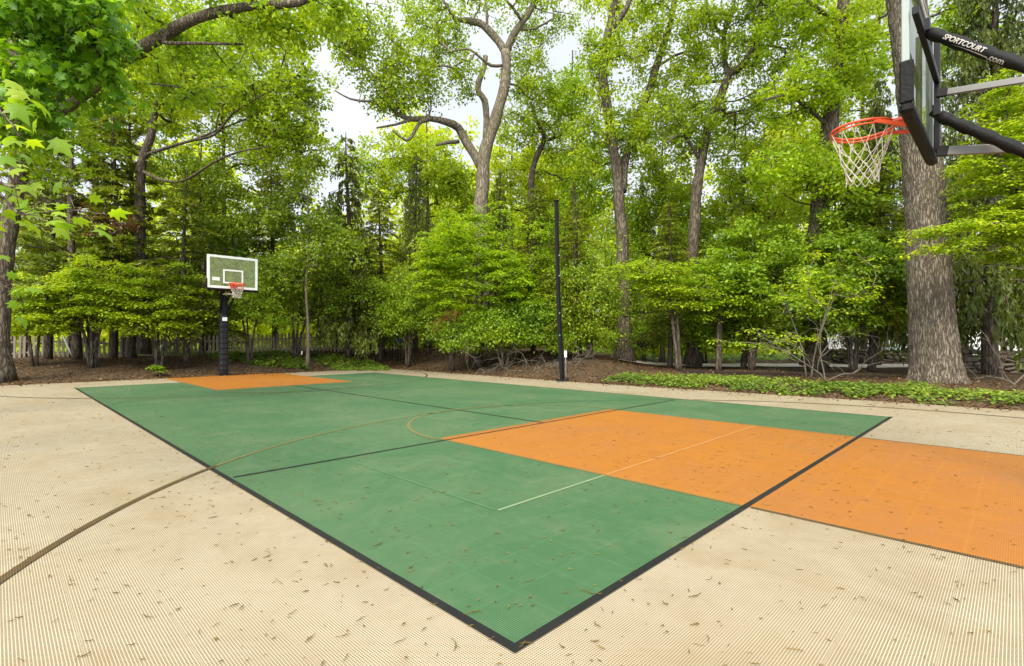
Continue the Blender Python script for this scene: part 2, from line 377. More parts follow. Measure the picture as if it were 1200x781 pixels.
def mulchmat(name, a, b, c_, s=1):
    m, n, l, out = newmat(name)
    v = coords(n, l, 'Object')
    vo = n.new('ShaderNodeTexVoronoi'); vo.inputs['Scale'].default_value = 26 * s; vo.inputs['Randomness'].default_value = 1
    l.new(v, vo.inputs['Vector'])
    bw = n.new('ShaderNodeSeparateColor'); l.new(vo.outputs['Color'], bw.inputs[0])
    big = noise(n, l, v, .8, 5, .6)
    f_ = math_(n, l, 'ADD', math_(n, l, 'MULTIPLY', bw.outputs[0], .6), math_(n, l, 'MULTIPLY', big, .5))
    c = ramp(n, l, f_, [(.2, a), (.55, b), (.95, c_)])
    principled(n, l, out, c, .95, .1, bump=math_(n, l, 'ADD', vo.outputs['Distance'], noise(n, l, v, 12, 5)), bstr=.9, bdist=.03); return m
M['mulch'] = mulchmat('mulch', (.028, .019, .011), (.066, .044, .025), (.135, .098, .058))
M['litter'] = leafmat('litter', (.045, .025, .012), (.11, .060, .026), (.22, .14, .065), .15, .1)
M['catkin'] = leafmat('catkin', (.07, .045, .012), (.15, .095, .022), (.28, .19, .05), .1, .1)
M['drive'] = plain('drive', (.55, .49, .42), .9, .2, var=.3, sc=2)

# ------------------------------------------------------------------ ground sheet
def build_ground():
    n1, n2 = 240, 250
    xs = np.sign(np.linspace(-1, 1, n1)) * np.abs(np.linspace(-1, 1, n1)) ** 1.9 * 170
    ys = -12 + np.linspace(0, 1, n2) ** 1.8 * 260
    X, Y = np.meshgrid(xs, ys); Z = ground_z(X, Y)
    u, v = UVof(X, Y)
    inside = (u < UMAX) & (v < vmax(u)); Z[inside] = -.06
    V = np.stack([X, Y, Z], -1).reshape(-1, 3)
    i = np.arange(n1 - 1)[None] + (np.arange(n2 - 1) * n1)[:, None]
    Fq = np.stack([i, i + 1, i + 1 + n1, i + n1], -1).reshape(-1, 4)
    me = bpy.data.meshes.new('ground'); me.from_pydata(V.tolist(), [], Fq.tolist())
    for p in me.polygons: p.use_smooth = True
    setp(link('ground', me, M['mulch']), kind='structure')
build_ground()

# ------------------------------------------------------------------ court: one slab, coloured sheets snapped into it
def court_sheet(name, poly, z, mat, parent=None, thick=0):
    b = MB(); pts = [(x, y, z) for x, y in poly]; n = len(pts)
    if thick:
        low = [(x, y, z - thick) for x, y in poly]
        b.add(pts + low, [list(range(n))] + [[i, n + i, n + (i + 1) % n, (i + 1) % n] for i in range(n)])
    else: b.add(pts, [list(range(n))])
    return b.build(name, mat, parent)
def ccw(p):
    a = sum(p[i][0] * p[(i + 1) % len(p)][1] - p[(i + 1) % len(p)][0] * p[i][1] for i in range(len(p)))
    return p if a > 0 else p[::-1]
court = bpy.data.objects.new('court', None); COL.objects.link(court); setp(court, kind='structure')
court.location = (A0[0], A0[1], 0)
# UX, VX are not exactly perpendicular (0.4 deg): one rotation serves the whole court
court.rotation_euler = (0, 0, UA - math.pi / 2)
def CL(u, v):   # court (u along length, v across) -> court object space
    p = UX * u + VX * v; a = -(UA - math.pi / 2)
    return (p[0] * math.cos(a) - p[1] * math.sin(a), p[0] * math.sin(a) + p[1] * math.cos(a))
def quad(u0, u1, v0, v1): return ccw([CL(u0, v0), CL(u1, v0), CL(u1, v1), CL(u0, v1)])
outer = ccw([CL(-6, -9), CL(UMAX, -9), CL(UMAX, float(vmax(UMAX))), CL(7, float(vmax(7))), CL(-6, float(vmax(-6)))])
LU, LV0, LV1, GU, GV = 3.64, 2.40, 6.12, 15.6, 8.45
court_sheet('tile_apron', outer, 0, M['court_beige'], court, .05)
court_sheet('green_court', quad(0, GU, 0, GV), .0015, M['court_green'], court)
court_sheet('orange_lane', quad(-4.2, LU, LV0, LV1), .003, M['court_orange'], court)
court_sheet('orange_lane', quad(12.35, UMAX - .01, 2.32, 5.9), .003, M['court_orange'], court)
def line(name, a, b, wd, mat, z=.0048):
    a = np.array(a, float); b = np.array(b, float); d = (b - a) / np.linalg.norm(b - a); nrm = np.array((-d[1], d[0])) * wd / 2
    return court_sheet(name, ccw([CL(*(a + nrm)), CL(*(b + nrm)), CL(*(b - nrm)), CL(*(a - nrm))]), z, mat, court)
BW = .047
line('boundary_line', (-BW / 2, -BW), (-BW / 2, GV + BW), BW, M['line_black'])
line('boundary_line', (0.001, -BW / 2), (GU, -BW / 2), BW, M['line_black'])
line('boundary_line', (0.001, GV + .014), (GU, GV + .014), .026, M['line_black'])
line('service_line', (3.50, .02), (3.50, GV - .25), .04, M['line_black'])
line('centre_line', (3.53, 4.20), (12.45, 4.15), .04, M['line_black'], .0052)
line('white_line', (1.20, 1.06), (1.20, LV0 - .02), .026, M['line_white'], .0050)
line('white_line', (1.20, LV0 + .02), (1.20, LV1 - .02), .026, M['line_faded'], .0050)
line('white_line', (1.20, LV1 + .02), (1.20, 7.2), .026, M['line_faint'], .0050)
line('white_line', (1.22, 1.05), (3.46, 1.05), .022, M['line_faint'], .0050)
for vv in (LV0, LV1): line('lane_edge_line', (.03, vv), (LU, vv), .045, M['line_edge'], .0042)
line('lane_edge_line', (LU, LV0), (LU, LV1), .045, M['line_edge'], .0044)
for vv in (LV0, LV1): line('lane_edge_line', (-4.2, vv), (-.06, vv), .035, M['line_brown'], .0042)
def arc(name, cu, cv, r, a0, a1, wd, mat, z, keep=None, n=160):
    b = MB(); an = np.linspace(R(a0), R(a1), n); q = []
    for a in an: q.append((cu + r * math.cos(a), cv + r * math.sin(a), a))
    V = []; 
    for (u, v, a) in q:
        for s_ in (-1, 1):
            x, y = CL(cu + (r + s_ * wd / 2) * math.cos(a), cv + (r + s_ * wd / 2) * math.sin(a)); V.append((x, y, z))
    Fc = []
    for i in range(n - 1):
        u, v, _ = q[i]
        if keep is None or keep(u, v): Fc.append([2 * i, 2 * i + 1, 2 * i + 3, 2 * i + 2])
    b.add(V, Fc); return b.build(name, mat, court)
ong = lambda u, v: 0 < u < GU and 0 < v < GV
RIMU, RIMV = -.534, 3.86
for cu, cv, s0 in ((RIMU, RIMV, 0), (16.5, 4.15, 180)):
    arc('three_point_line', cu, cv, 5.98, s0 - 100, s0 + 100, .052, M['line_brown'], .0056, lambda u, v: not ong(u, v))
    arc('three_point_line', cu, cv, 5.98, s0 - 100, s0 + 100, .038, M['line_rust'], .0058, lambda u, v: ong(u, v) and v < 3.2)
    arc('three_point_line', cu, cv, 5.98, s0 - 100, s0 + 100, .034, M['line_worn'], .0058, lambda u, v: ong(u, v) and v >= 3.2)
arc('free_throw_arc', LU, 4.26, 1.92, -90, 90, .045, M['line_rust'], .0058)
arc('free_throw_arc', 12.35, 4.15, 1.85, 90, 270, .045, M['line_rust'], .0058)

# fallen oak tassels on the tiles
rng = np.random.default_rng(7)
def catkins():
    n = 3800
    d = 1.55 + 17 * rng.random(n) ** 1.25; x = (rng.random(n) * 2.3 - 1.15) * d
    u, v = UVof(x, d); k = (u < UMAX) & (v < vmax(u)); x = x[k]; d = d[k]; n = len(x)
    clump = np.sin(x * 1.3 + 2) * np.sin(d * 1.1) + rng.random(n) * 1.6 > .1
    x = x[clump]; d = d[clump]; n = len(x)
    b = MB()
    for i in range(n):
        L = rng.lognormal(-3.5, .55); L = min(L, .12); a = rng.normal(R(8), .75); c = rng.normal(0, .55)
        t = np.linspace(0, 1, 4); hd = a + c * t
        px = x[i] + np.cumsum(np.cos(hd)) * L / 4; py = d[i] + np.cumsum(np.sin(hd)) * L / 4
        r0 = rng.uniform(.0009, .0026)
        b.tube(np.stack([px, py, .0085 + .002 * np.sin(t * 6 + i)], 1), [r0 * .6, r0, r0 * 1.25, r0 * .5], 4, cap=False)
    k = rng.integers(0, n, 240); sz = rng.uniform(.008, .026, 240)
    bits_ = leaf_mesh('bits', np.stack([x[k] + rng.normal(0, .4, 240), d[k] + rng.normal(0, .4, 240), np.full(240, .009)], 1), rng.normal(size=(240, 3)) * .12 + (0, 0, 1), rng.normal(size=(240, 3)) * (1, 1, .1), sz, 'wide')
    V = np.empty(len(bits_.vertices) * 3); bits_.vertices.foreach_get('co', V); b.add(V.reshape(-1, 3), [list(p.vertices) for p in bits_.polygons]); bpy.data.meshes.remove(bits_)
    setp(b.build('fallen_tassels', M['catkin']), 'brown oak tassels and twiglets littering the court tiles', 'plant litter', kind='stuff')
catkins()

# ------------------------------------------------------------------ hoops
def hoop(name, label, base, net_red=False, near=False):
    """local frame: +X is the playing direction, Y across, origin on the ground at the pole; board and rim measured from the pole"""
    BX, RX = (1.40, 1.77) if near else (1.02, 1.40)      # board face and rim centre
    t = thing(name, label, 'basketball hoop', base[0], base[1])
    PT = 2.72
    b = MB(); b.box((0, 0, PT / 2), (.15, .15, PT), bev=.012); b.box((0, 0, .012), (.40, .40, .024), bev=.005)
    for sx in (-1, 1):
        for sy in (-1, 1): b.tube([(sx * .15, sy * .15, .02), (sx * .15, sy * .15, .06)], .014, 6)
    b.box((0, 0, PT + .006), (.17, .17, .02), bev=.004)
    b.build('pole', M['black_metal'], t)
    # wrinkled pad round the pole
    b = MB(); zs = np.linspace(.03, 2.08, 70); ring = []
    for k, z in enumerate(zs):
        wob = .010 * math.sin(k * 2.1) + .006 * math.sin(k * 5.3 + 1); hw = .122 + wob - (.03 if k in (0, 69) else 0)
        for q in range(16):
            a = q / 16 * 2 * math.pi + math.pi / 16; c, s_ = math.cos(a), math.sin(a); e = .28
            ring.append((hw * math.copysign(abs(c) ** e, c), hw * math.copysign(abs(s_) ** e, s_), z))
    b.add(ring, [[i * 16 + j, i * 16 + (j + 1) % 16, i * 16 + 16 + (j + 1) % 16, i * 16 + 16 + j] for i in range(69) for j in range(16)] + [list(range(69 * 16, 70 * 16))], True)
    pad = b.build('pole_pad', M['blue_pad'], t)
    b = MB(); b.box((.140, 0, 1.93), (.012, .15, .13), bev=.003); b.build('label', M['label_white'], pad)
    # backboard
    WB, HB, Z0 = 1.53, 1.07, 2.90; zc = Z0 + HB / 2
    bd = MB()
    th = .045; FW = .05 if near else .078
    for sy in (-1, 1): bd.box((BX - th / 2, sy * (WB / 2 - FW / 2), zc), (th, FW, HB), bev=.006)
    for zz in (Z0 + FW / 2, Z0 + HB - FW / 2): bd.box((BX - th / 2, 0, zz), (th, WB - 2 * FW - .002, FW), bev=.006)
    fr = bd.build('backboard', M['pale_green_white'] if near else M['board_white'], t)
    g = MB(); g.box((BX - .012, 0, zc), (.010, WB - 2 * FW + .002, HB - 2 * FW + .002)); g.build('glass', M['glass'], fr)
    tg = MB()
    for sy in (-1, 1): tg.box((BX - .003, sy * .28, Z0 + .40), (.004, .05, .46))
    for zz in (.195, .605): tg.box((BX - .003, 0, Z0 + zz), (.004, .508, .05))
    tg.build('target_square', M['board_white'], fr)
    lb = MB(); lb.box((BX - .003, -.51 if not near else .51, Z0 + .30), (.004, .22, .11)); lb.build('maker_plate', M['label_white'], fr)
    bk = MB()                                             # black steel frame on the back
    if near: bk.box((BX - .082, -.62, zc), (.04, .09, HB), bev=.005); bk.box((BX - .082, .10, 3.53), (.04, 1.36, .06), bev=.005)
    else:
        for sy in (-1, 1): bk.box((BX - .082, sy * (WB / 2 - .03), zc), (.04, .06, HB), bev=.005); bk.box((BX - .086, sy * .22, zc), (.05, .06, HB - .02), bev=.005)
    for zz in (() if near else (Z0 + .03, Z0 + HB - .03)): bk.box((BX - .0825, 0, zz), (.04, WB - .124, .06), bev=.005)
    bk.build('back_frame', M['black_metal'], t)
    pd = MB()                                             # bottom pad that turns up both corners
    pd.box((BX - .032, 0, Z0 - .035), (.085, WB + .05, .075), bev=.02)
    for sy in (-1, 1): pd.box((BX - .032, sy * (WB / 2 + .008), Z0 + .145), (.083, .034, .305), bev=.012)
    pd.build('edge_pad', M['black_pad'], t)
    # rim with bracket
    rm = MB(); RZ = 3.05
    an = np.linspace(0, 2 * math.pi, 56, endpoint=False)
    rm.tube(np.stack([RX + .2286 * np.cos(an), .2286 * np.sin(an), np.full(56, RZ)], 1), .011, 8, closed=True)
    rm.tube(np.stack([RX + .222 * np.cos(an), .222 * np.sin(an), np.full(56, RZ - .028)], 1), .007, 6, closed=True)
    rm.box((BX + .012, 0, RZ - .03), (.022, .17, .17), bev=.004)
    rm.box(((BX + RX - .215) / 2, 0, RZ - .008), (RX - .21 - BX, .15, .03), bev=.006)
    for sy in (-1, 1):
        rm.bar((BX + .02, sy * .075, RZ - .09), (RX - .12, sy * .19, RZ - .012), .016, .03)
    for k in range(12):
        a = k * math.pi / 6; c = np.array((RX + .226 * math.cos(a), .226 * math.sin(a), RZ - .03))
        q = np.linspace(0, 2 * math.pi, 8, endpoint=False)
        rm.tube(np.stack([c[0] + .012 * np.cos(q) * math.cos(a), c[1] + .012 * np.cos(q) * math.sin(a), c[2] + .012 * np.sin(q)], 1), .003, 4, closed=True)
    rim = rm.build('rim', M['rim_orange'], t)
    lev = [(-.035, .226, 0), (-.20, .172, .5), (-.262, .150, 0), (-.318, .134, .5), (-.370, .124, 0), (-.418, .119, .5), (-.462, .122, 0)]
    r2 = random.Random(5)
    nodes = []
    for z, rr, o in lev:
        nodes.append([np.array((RX + rr * math.cos((k + o) * math.pi / 6) + r2.uniform(-.006, .006), rr * math.sin((k + o) * math.pi / 6) + r2.uniform(-.006, .006), RZ + z + r2.uniform(-.008, .008))) for k in range(12)])
    nb = [MB(), MB()]
    for i in range(len(lev) - 1):
        dst = nb[0 if (i or not net_red) else 1]
        for k in range(12):
            for q in ((k, k - 1) if lev[i][2] == 0 else (k, k + 1)):
                a, c = nodes[i][k], nodes[i + 1][q % 12]; mid = (a + c) / 2 + np.array((0, 0, -.006))
                dst.tube([a, mid, c], .0034 if near else .0055, 5, cap=False)
        for k in range(12):
            nn_ = nodes[i + 1][k]; nb[0].box(nn_, (.011, .011, .014), bev=.003)
    net = nb[0].build('net', M['net_cord'], rim)
    if net_red: nb[1].build('net_top', M['net_red'], rim)
    return t, BX
UDIR = UA + math.pi
# near hoop: board face 0.585 m up-court of the eye plane, centre 5.31 m across
v_c = 5.31; u_b = .585
CAMUV = UVof(0., 0.)
base = W(CAMUV[0] + u_b - 1.40, CAMUV[1] + v_c)
hn, BXn = hoop('basketball_hoop', 'near hoop seen from behind its glass board, with padded black arms and white net', ((base[0], base[1], .0), UA), near=True)
bx = W(CAMUV[0] + u_b - 1.40, CAMUV[1] + v_c)
def loc_near(u, v, z):   # eye-relative court metres -> hoop local; local +X = +U, local +Y = -V side
    return np.array((u - u_b + 1.40, -(v - v_c), z))
def pad_arm(t, a, b_, r, mat, name='padded_arm', wr=.004):
    b = MB(); n = 44; k = np.linspace(0, 1, n); pts = a[None] * (1 - k[:, None]) + b_[None] * k[:, None]
    rad = r + wr * np.sin(k * 60) + wr * .6 * np.sin(k * 131 + 1); rad[0] *= .8; rad[-1] *= .8
    b.tube(pts, rad, 14); o = b.build(name, mat, t); return o
def near_arms():
    a = loc_near(.47, 4.93, 3.53); e = loc_near(-.82, 4.93, 2.40)
    up = pad_arm(hn, a, e, .041, M['black_pad'])
    pad_arm(hn, loc_near(.47, 5.66, 3.13), loc_near(-.82, 5.66, 2.03), .045, M['black_pad'], wr=.006)
    for v, z in ((4.93, 3.575), (5.66, 3.175)):
        b = MB(); b.tube([loc_near(.52, v, z), loc_near(.42, v, z - .09)], .028, 10); b.box(loc_near(.485, v, z), (.05, .10, .10), bev=.008)
        b.build('arm_joint', M['black_metal'], hn)
    for p, q, hh in ((loc_near(.47, 5.74, 3.35), loc_near(-.10, 5.74, 3.275), .055), (loc_near(.47, 5.78, 2.86), loc_near(-.12, 5.78, 2.74), .075)):
        b = MB(); b.bar(p, q, .03, hh, bev=.006); b.build('steel_bar', M['grey_steel'], hn)
        b = MB(); b.bar(p + (q - p) * -.04, p + (q - p) * .09, .042, hh + .012, bev=.004)
        b.build('bar_clevis', M['black_metal'], hn)
    # plates that carry the far ends to the pole
    for p, q, wd in (((.02, 0, 2.40), (.02, .38, 2.42), .10), ((.02, 0, 2.05), (.02, -.43, 2.05), .10), ((.05, 0, 2.70), loc_near(-.10, 5.74, 3.275), .06), ((.05, -.02, 2.60), loc_near(-.12, 5.78, 2.74), .05)):
        b = MB(); b.bar(p, q, wd, wd, bev=.008); b.build('arm_bracket', M['black_metal'], hn)
    # lettering wrapped on the upper sleeve, towards the player's left
    ax = (e - a) / np.linalg.norm(e - a)
    eye = np.array(hn.matrix_basis.inverted() @ Vector((0, 0, EYE)))
    def letters(txt, s0, size, ang0, slant=0):
        cu = bpy.data.curves.new('lettering', 'FONT'); cu.body = txt; cu.size = size; cu.resolution_u = 3; cu.space_character = .95; cu.shear = slant; cu.offset = .0012
        tmp = bpy.data.objects.new('lettering', cu); COL.objects.link(tmp)
        dg = bpy.context.evaluated_depsgraph_get(); me = bpy.data.meshes.new_from_object(tmp.evaluated_get(dg)); bpy.data.objects.remove(tmp)
        mid = a + ax * (s0 + .15); tow = eye - mid; tow -= ax * tow.dot(ax); tow /= np.linalg.norm(tow); side = np.cross(ax, tow)
        if side[2] < 0: side = -side
        r = .0475
        for v in me.vertices:
            th_ = ang0 + v.co.y / r
            p = a + ax * (s0 + v.co.x) + r * (math.cos(th_) * tow + math.sin(th_) * side)
            v.co = p
        link('lettering', me, M['letter_white'], up)
    letters('SPORTCOURT', .125, .047, -.12, .15); letters('.com', .46, .058, -.75)
    b = MB()      # the swoosh after the word
    mid = a + ax * .5; tow = eye - mid; tow -= ax * tow.dot(ax); tow /= np.linalg.norm(tow); side = np.cross(ax, tow)
    if side[2] < 0: side = -side
    def on(s_, th_): return a + ax * s_ + 0.0477 * (math.cos(th_) * tow + math.sin(th_) * side)
    k = np.linspace(0, 1, 9); V = [on(.20 + .26 * x, -.45 + .10 * math.sin(x * 3)) for x in k] + [on(.20 + .26 * x, -.45 + .10 * math.sin(x * 3) - .16 * x) for x in k]
    b.add(V, [[i, i + 1, 10 + i, 9 + i] for i in range(8)]); b.build('lettering', M['letter_white'], up)
near_arms()

fb = P(262, 440, F * EYE / 41.5); fb[2] = 0
hf, BXf = hoop('basketball_hoop', 'far hoop in front of the picket fence, white framed glass board over a padded pole', (tuple(fb), UDIR), net_red=True)
def far_arms():
    for sy in (-1, 1):
        o = pad_arm(hf, np.array((.88, sy * .22, 3.42)), np.array((.03, sy * .12, 2.62)), .036, M['black_pad'])
        o = pad_arm(hf, np.array((.88, sy * .22, 3.02)), np.array((.03, sy * .12, 2.22)), .036, M['black_pad'])
        b = MB(); b.box((.02, sy * .10, 2.42), (.12, .03, .5), bev=.006); b.build('arm_bracket', M['black_metal'], hf)
    b = MB(); b.bar((.62, -.2, 2.76), (.62, .2, 2.76), .05, .05, bev=.006); b.build('cross_bar', M['board_white'], hf)
far_arms()

# ------------------------------------------------------------------ black post at the court edge
def post():
    bs = G(659, 447); t = thing('court_post', 'tall square black post bolted to the court edge, leaning a little', 'post', (bs[0], bs[1], 0))
    b = MB(); n = 24; k = np.linspace(0, 1, n)
    top = P(652, 236, bs[1]) - np.array((bs[0], bs[1], 0)); pts = k[:, None] * top[None]; pts[:, 0] -= .03 * np.sin(k * math.pi)
    b.tube(pts, .073 - .014 * k, 4, smooth=False); b.tube(pts[-1:] + np.array([[0, 0, 0], [0, 0, .03]]), .09, 8)
    b.build('pole', M['black_metal'], t)
    b = MB(); b.box((0, 0, .03), (.36, .30, .035), bev=.008)
    for sx in (-1, 1):
        for sy in (-1, 1): b.tube([(sx * .16, sy * .12, .04), (sx * .16, sy * .12, .085)], .018, 6)
    b.build('base_plate', M['black_metal'], t)
    b = MB(); b.box((.09, -.05, .80), (.07, .06, .20), bev=.012); b.build('switch_box', M['white_paint'], t)
    b = MB(); b.tube([(.10, -.05, .05), (.105, -.05, .2), (.09, -.05, .36), (.10, -.05, .5), (.085, -.05, .71)], .016, 8); b.build('conduit', M['grey_steel'], t)
    for z in (1.35, 2.0, 3.1, 3.7): b = MB(); b.box((-.075 - .03 * z / 5, -.05, z), (.045, .05, .05), bev=.008); b.build('hook', M['grey_steel'], t)
post()

# ------------------------------------------------------------------ vegetation tools
def smooth_path(pts, step=.35):
    """Catmull-Rom through the control points; columns x, y, z, radius"""
    p = np.asarray(pts, float); p = np.vstack([2 * p[0] - p[1], p, 2 * p[-1] - p[-2]]); out = []
    for i in range(1, len(p) - 2):
        n = max(2, int(np.linalg.norm(p[i + 1][:3] - p[i][:3]) / step)); t = np.linspace(0, 1, n, endpoint=False)[:, None]
        a, b, c, d = p[i - 1], p[i], p[i + 1], p[i + 2]
        out.append(.5 * (2 * b + (c - a) * t + (2 * a - 5 * b + 4 * c - d) * t ** 2 + (3 * b - a - 3 * c + d) * t ** 3))
    out.append(p[-2][None]); q = np.vstack(out); q[:, 3] = np.maximum(q[:, 3], .006); return q
def pix_limb(pts, d0=None):
    """limb given as (px, py, width_px[, depth]) -> metres"""
    o = []
    for q in pts:
        d = q[3] if len(q) > 3 else d0; p = P(q[0], q[1], d); sec = math.sqrt(1 + ((q[0] - 600) / F) ** 2)
        o.append((*p, q[2] / 2 * d / F / sec))
    return o
KN, KP, KS = 1.8, 1.45, 1.22      # foliage: clumps, leaves per clump, leaf size
def blob(rng, c, rad, n, shell=.35, gap=.25, seed=0):
    """clump centres through an ellipsoid's volume, more of them outside, with noise-shaped gaps"""
    n = int(n * KN)
    d = norm(rng.normal(size=(n * 3, 3))); r = rng.random(n * 3) ** (shell)
    r *= 1 + .22 * np.sin(d[:, 0] * 3.3 + seed) * np.sin(d[:, 1] * 2.7 + seed * 2) + .16 * np.sin(d[:, 2] * 5 + d[:, 0] * 4 + seed * 3)
    p = np.asarray(c) + d * r[:, None] * np.asarray(rad)
    q = np.sin(p[:, 0] * 1.9 + seed) * np.sin(p[:, 1] * 1.7 + seed * 1.3) * np.sin(p[:, 2] * 2.2 + seed * .7) + .35 * rng.random(n * 3)
    p = p[q > -gap]; return p[:n]
def pix_blob(rng, px, py, d, rx, rz, n, ry=None, **k):
    """ellipse px, py with half sizes rx, rz in photo pixels, at depth d"""
    return blob(rng, P(px, py, d), (rx * d / F, ry if ry else .5 * (rx + rz) * d / F, rz * d / F), n, **k)

def leaves_for(rng, clumps, per, rad, flat, size, up=.5, shape='rhomb', droop=.25, layer=None):
    n = len(clumps); per_ = max(2, int(per * KP)); size = size * (KS if shape != 'maple' else 1); k = rng.integers(int(per_ * .6), int(per_ * 1.4) + 1, n)
    idx = np.repeat(np.arange(n), k); m = len(idx)
    cr = rad * rng.uniform(.65, 1.35, n)
    off = norm(rng.normal(size=(m, 3))) * (rng.random(m) ** .55)[:, None]; off[:, 2] *= flat
    C = clumps[idx] + off * cr[idx][:, None]
    hz = np.hypot(off[:, 0], off[:, 1]); C[:, 2] -= droop * cr[idx] * hz ** 2
    N = rng.normal(size=(m, 3)); N = norm(N) * (1 - up) ; N[:, 2] += up; N[:, :2] += off[:, :2] * .35
    T = off + rng.normal(size=(m, 3)) * .45; T[:, 2] -= droop
    return C, N, T, size * rng.uniform(.65, 1.3, m)

def colonise(mb, rng, limbs, clumps, r_tip=.010, pw=.46, step=.55, wob=.12, sides=4, rise=.35, maxr=.08):
    """twigs: every clump joins the nearest wood below it, thick where many twigs meet"""
    pos = np.vstack([l[:, :3] for l in limbs]); nlimb = len(pos)
    lim_r = np.concatenate([l[:, 3] for l in limbs])
    keep = np.concatenate([np.arange(len(l)) > len(l) * (.25 if i == 0 else .1) for i, l in enumerate(limbs)])
    cap = nlimb + len(clumps) * 12; A = np.empty((cap, 3)); A[:nlimb] = pos; ok = np.zeros(cap, bool); ok[:nlimb] = keep
    if not keep.any(): ok[:nlimb] = True
    n = nlimb; par = {}; chains = []
    d0 = np.array([np.min(np.linalg.norm(pos - c, axis=1)) for c in clumps]) if len(clumps) else np.array([])
    for ci in np.argsort(d0):
        c = clumps[ci]; dv = c - A[:n]; dist = np.linalg.norm(dv, axis=1) + rise * np.maximum(-dv[:, 2], 0) * 2
        dist[~ok[:n]] = 1e9; j = int(np.argmin(dist)); s = A[j]; L = np.linalg.norm(c - s)
        m = int(max(1, min(10, math.ceil(L / step)))); k = np.arange(1, m + 1)[:, None] / m
        pts = s + (c - s) * k; pts[:, 2] += rise * .35 * L * (k[:, 0] * (1 - k[:, 0])); 
        if m > 1: pts[:-1] += rng.normal(size=(m - 1, 3)) * wob * min(L, 2) * .5
        ids = list(range(n, n + m)); A[n:n + m] = pts; ok[n:n + m] = True
        prev = j
        for q in ids: par[q] = prev; prev = q
        chains.append((j, ids)); n += m
    cnt = np.zeros(n)
    for j, ids in chains: cnt[ids[-1]] += 1
    for q in range(n - 1, nlimb - 1, -1): cnt[par[q]] += cnt[q]
    rad = np.minimum(r_tip * np.maximum(cnt, 1) ** pw, maxr)
    for j, ids in chains:
        r0 = min(rad[ids[0]] * 1.15, lim_r[j] if j < nlimb else rad[j])
        mb.tube(np.vstack([A[j], A[ids]]), np.concatenate([[r0], rad[ids]]), sides, cap=False)

def tree(name, label, cat, base, limbs, clumps, leaf, seed=1, bark='bark', group=None, per=40, rad=.55, flat=.6, size=.11, up=.45,
         shape='rhomb', droop=.25, r_tip=.010, sides=10, twig=True, rise=.35, extra=None, step=.35, maxr=.08, wob=.12, flare=True):
    rng = np.random.default_rng(seed); base = np.asarray(base, float)
    t = thing(name, label, cat, base, 0, group)
    b = MB(); LM = [smooth_path(l, step) for l in limbs]
    for i, l in enumerate(LM):
        q = l.copy(); q[:, :3] -= base
        if i == 0 and flare:
            q[:, 3] *= 1 + .45 * np.exp(-np.maximum(q[:, 2], 0) / .35)
        q[:, :3] += np.stack([np.sin(np.arange(len(q)) * .9 + i), np.cos(np.arange(len(q)) * 1.1 + i * 2), 0 * q[:, 0]], 1) * q[:, 3:4] * .10
        b.tube(q[:, :3], q[:, 3] * (1 + .06 * np.sin(np.arange(len(q)) * 1.7 + i)), sides if i < 3 else max(5, sides - 3))
    if twig and len(clumps): colonise(b, rng, [np.hstack([l[:, :3] - base, l[:, 3:]]) for l in LM], clumps - base, r_tip, rise=rise, maxr=maxr, wob=wob)
    b.build('trunk', M[bark], t)
    if len(clumps):
        me = leaf_mesh(name + '_crown', *leaves_for(rng, clumps - base, per, rad, flat, size, up, shape, droop), shape)
        link('crown', me, M[leaf], t)
    return t
def gz(x, y): return float(ground_z(x, y))
def foot(px, d):
    x = (px - 600) / F * d; return np.array((x, d, gz(x, d) - .04))

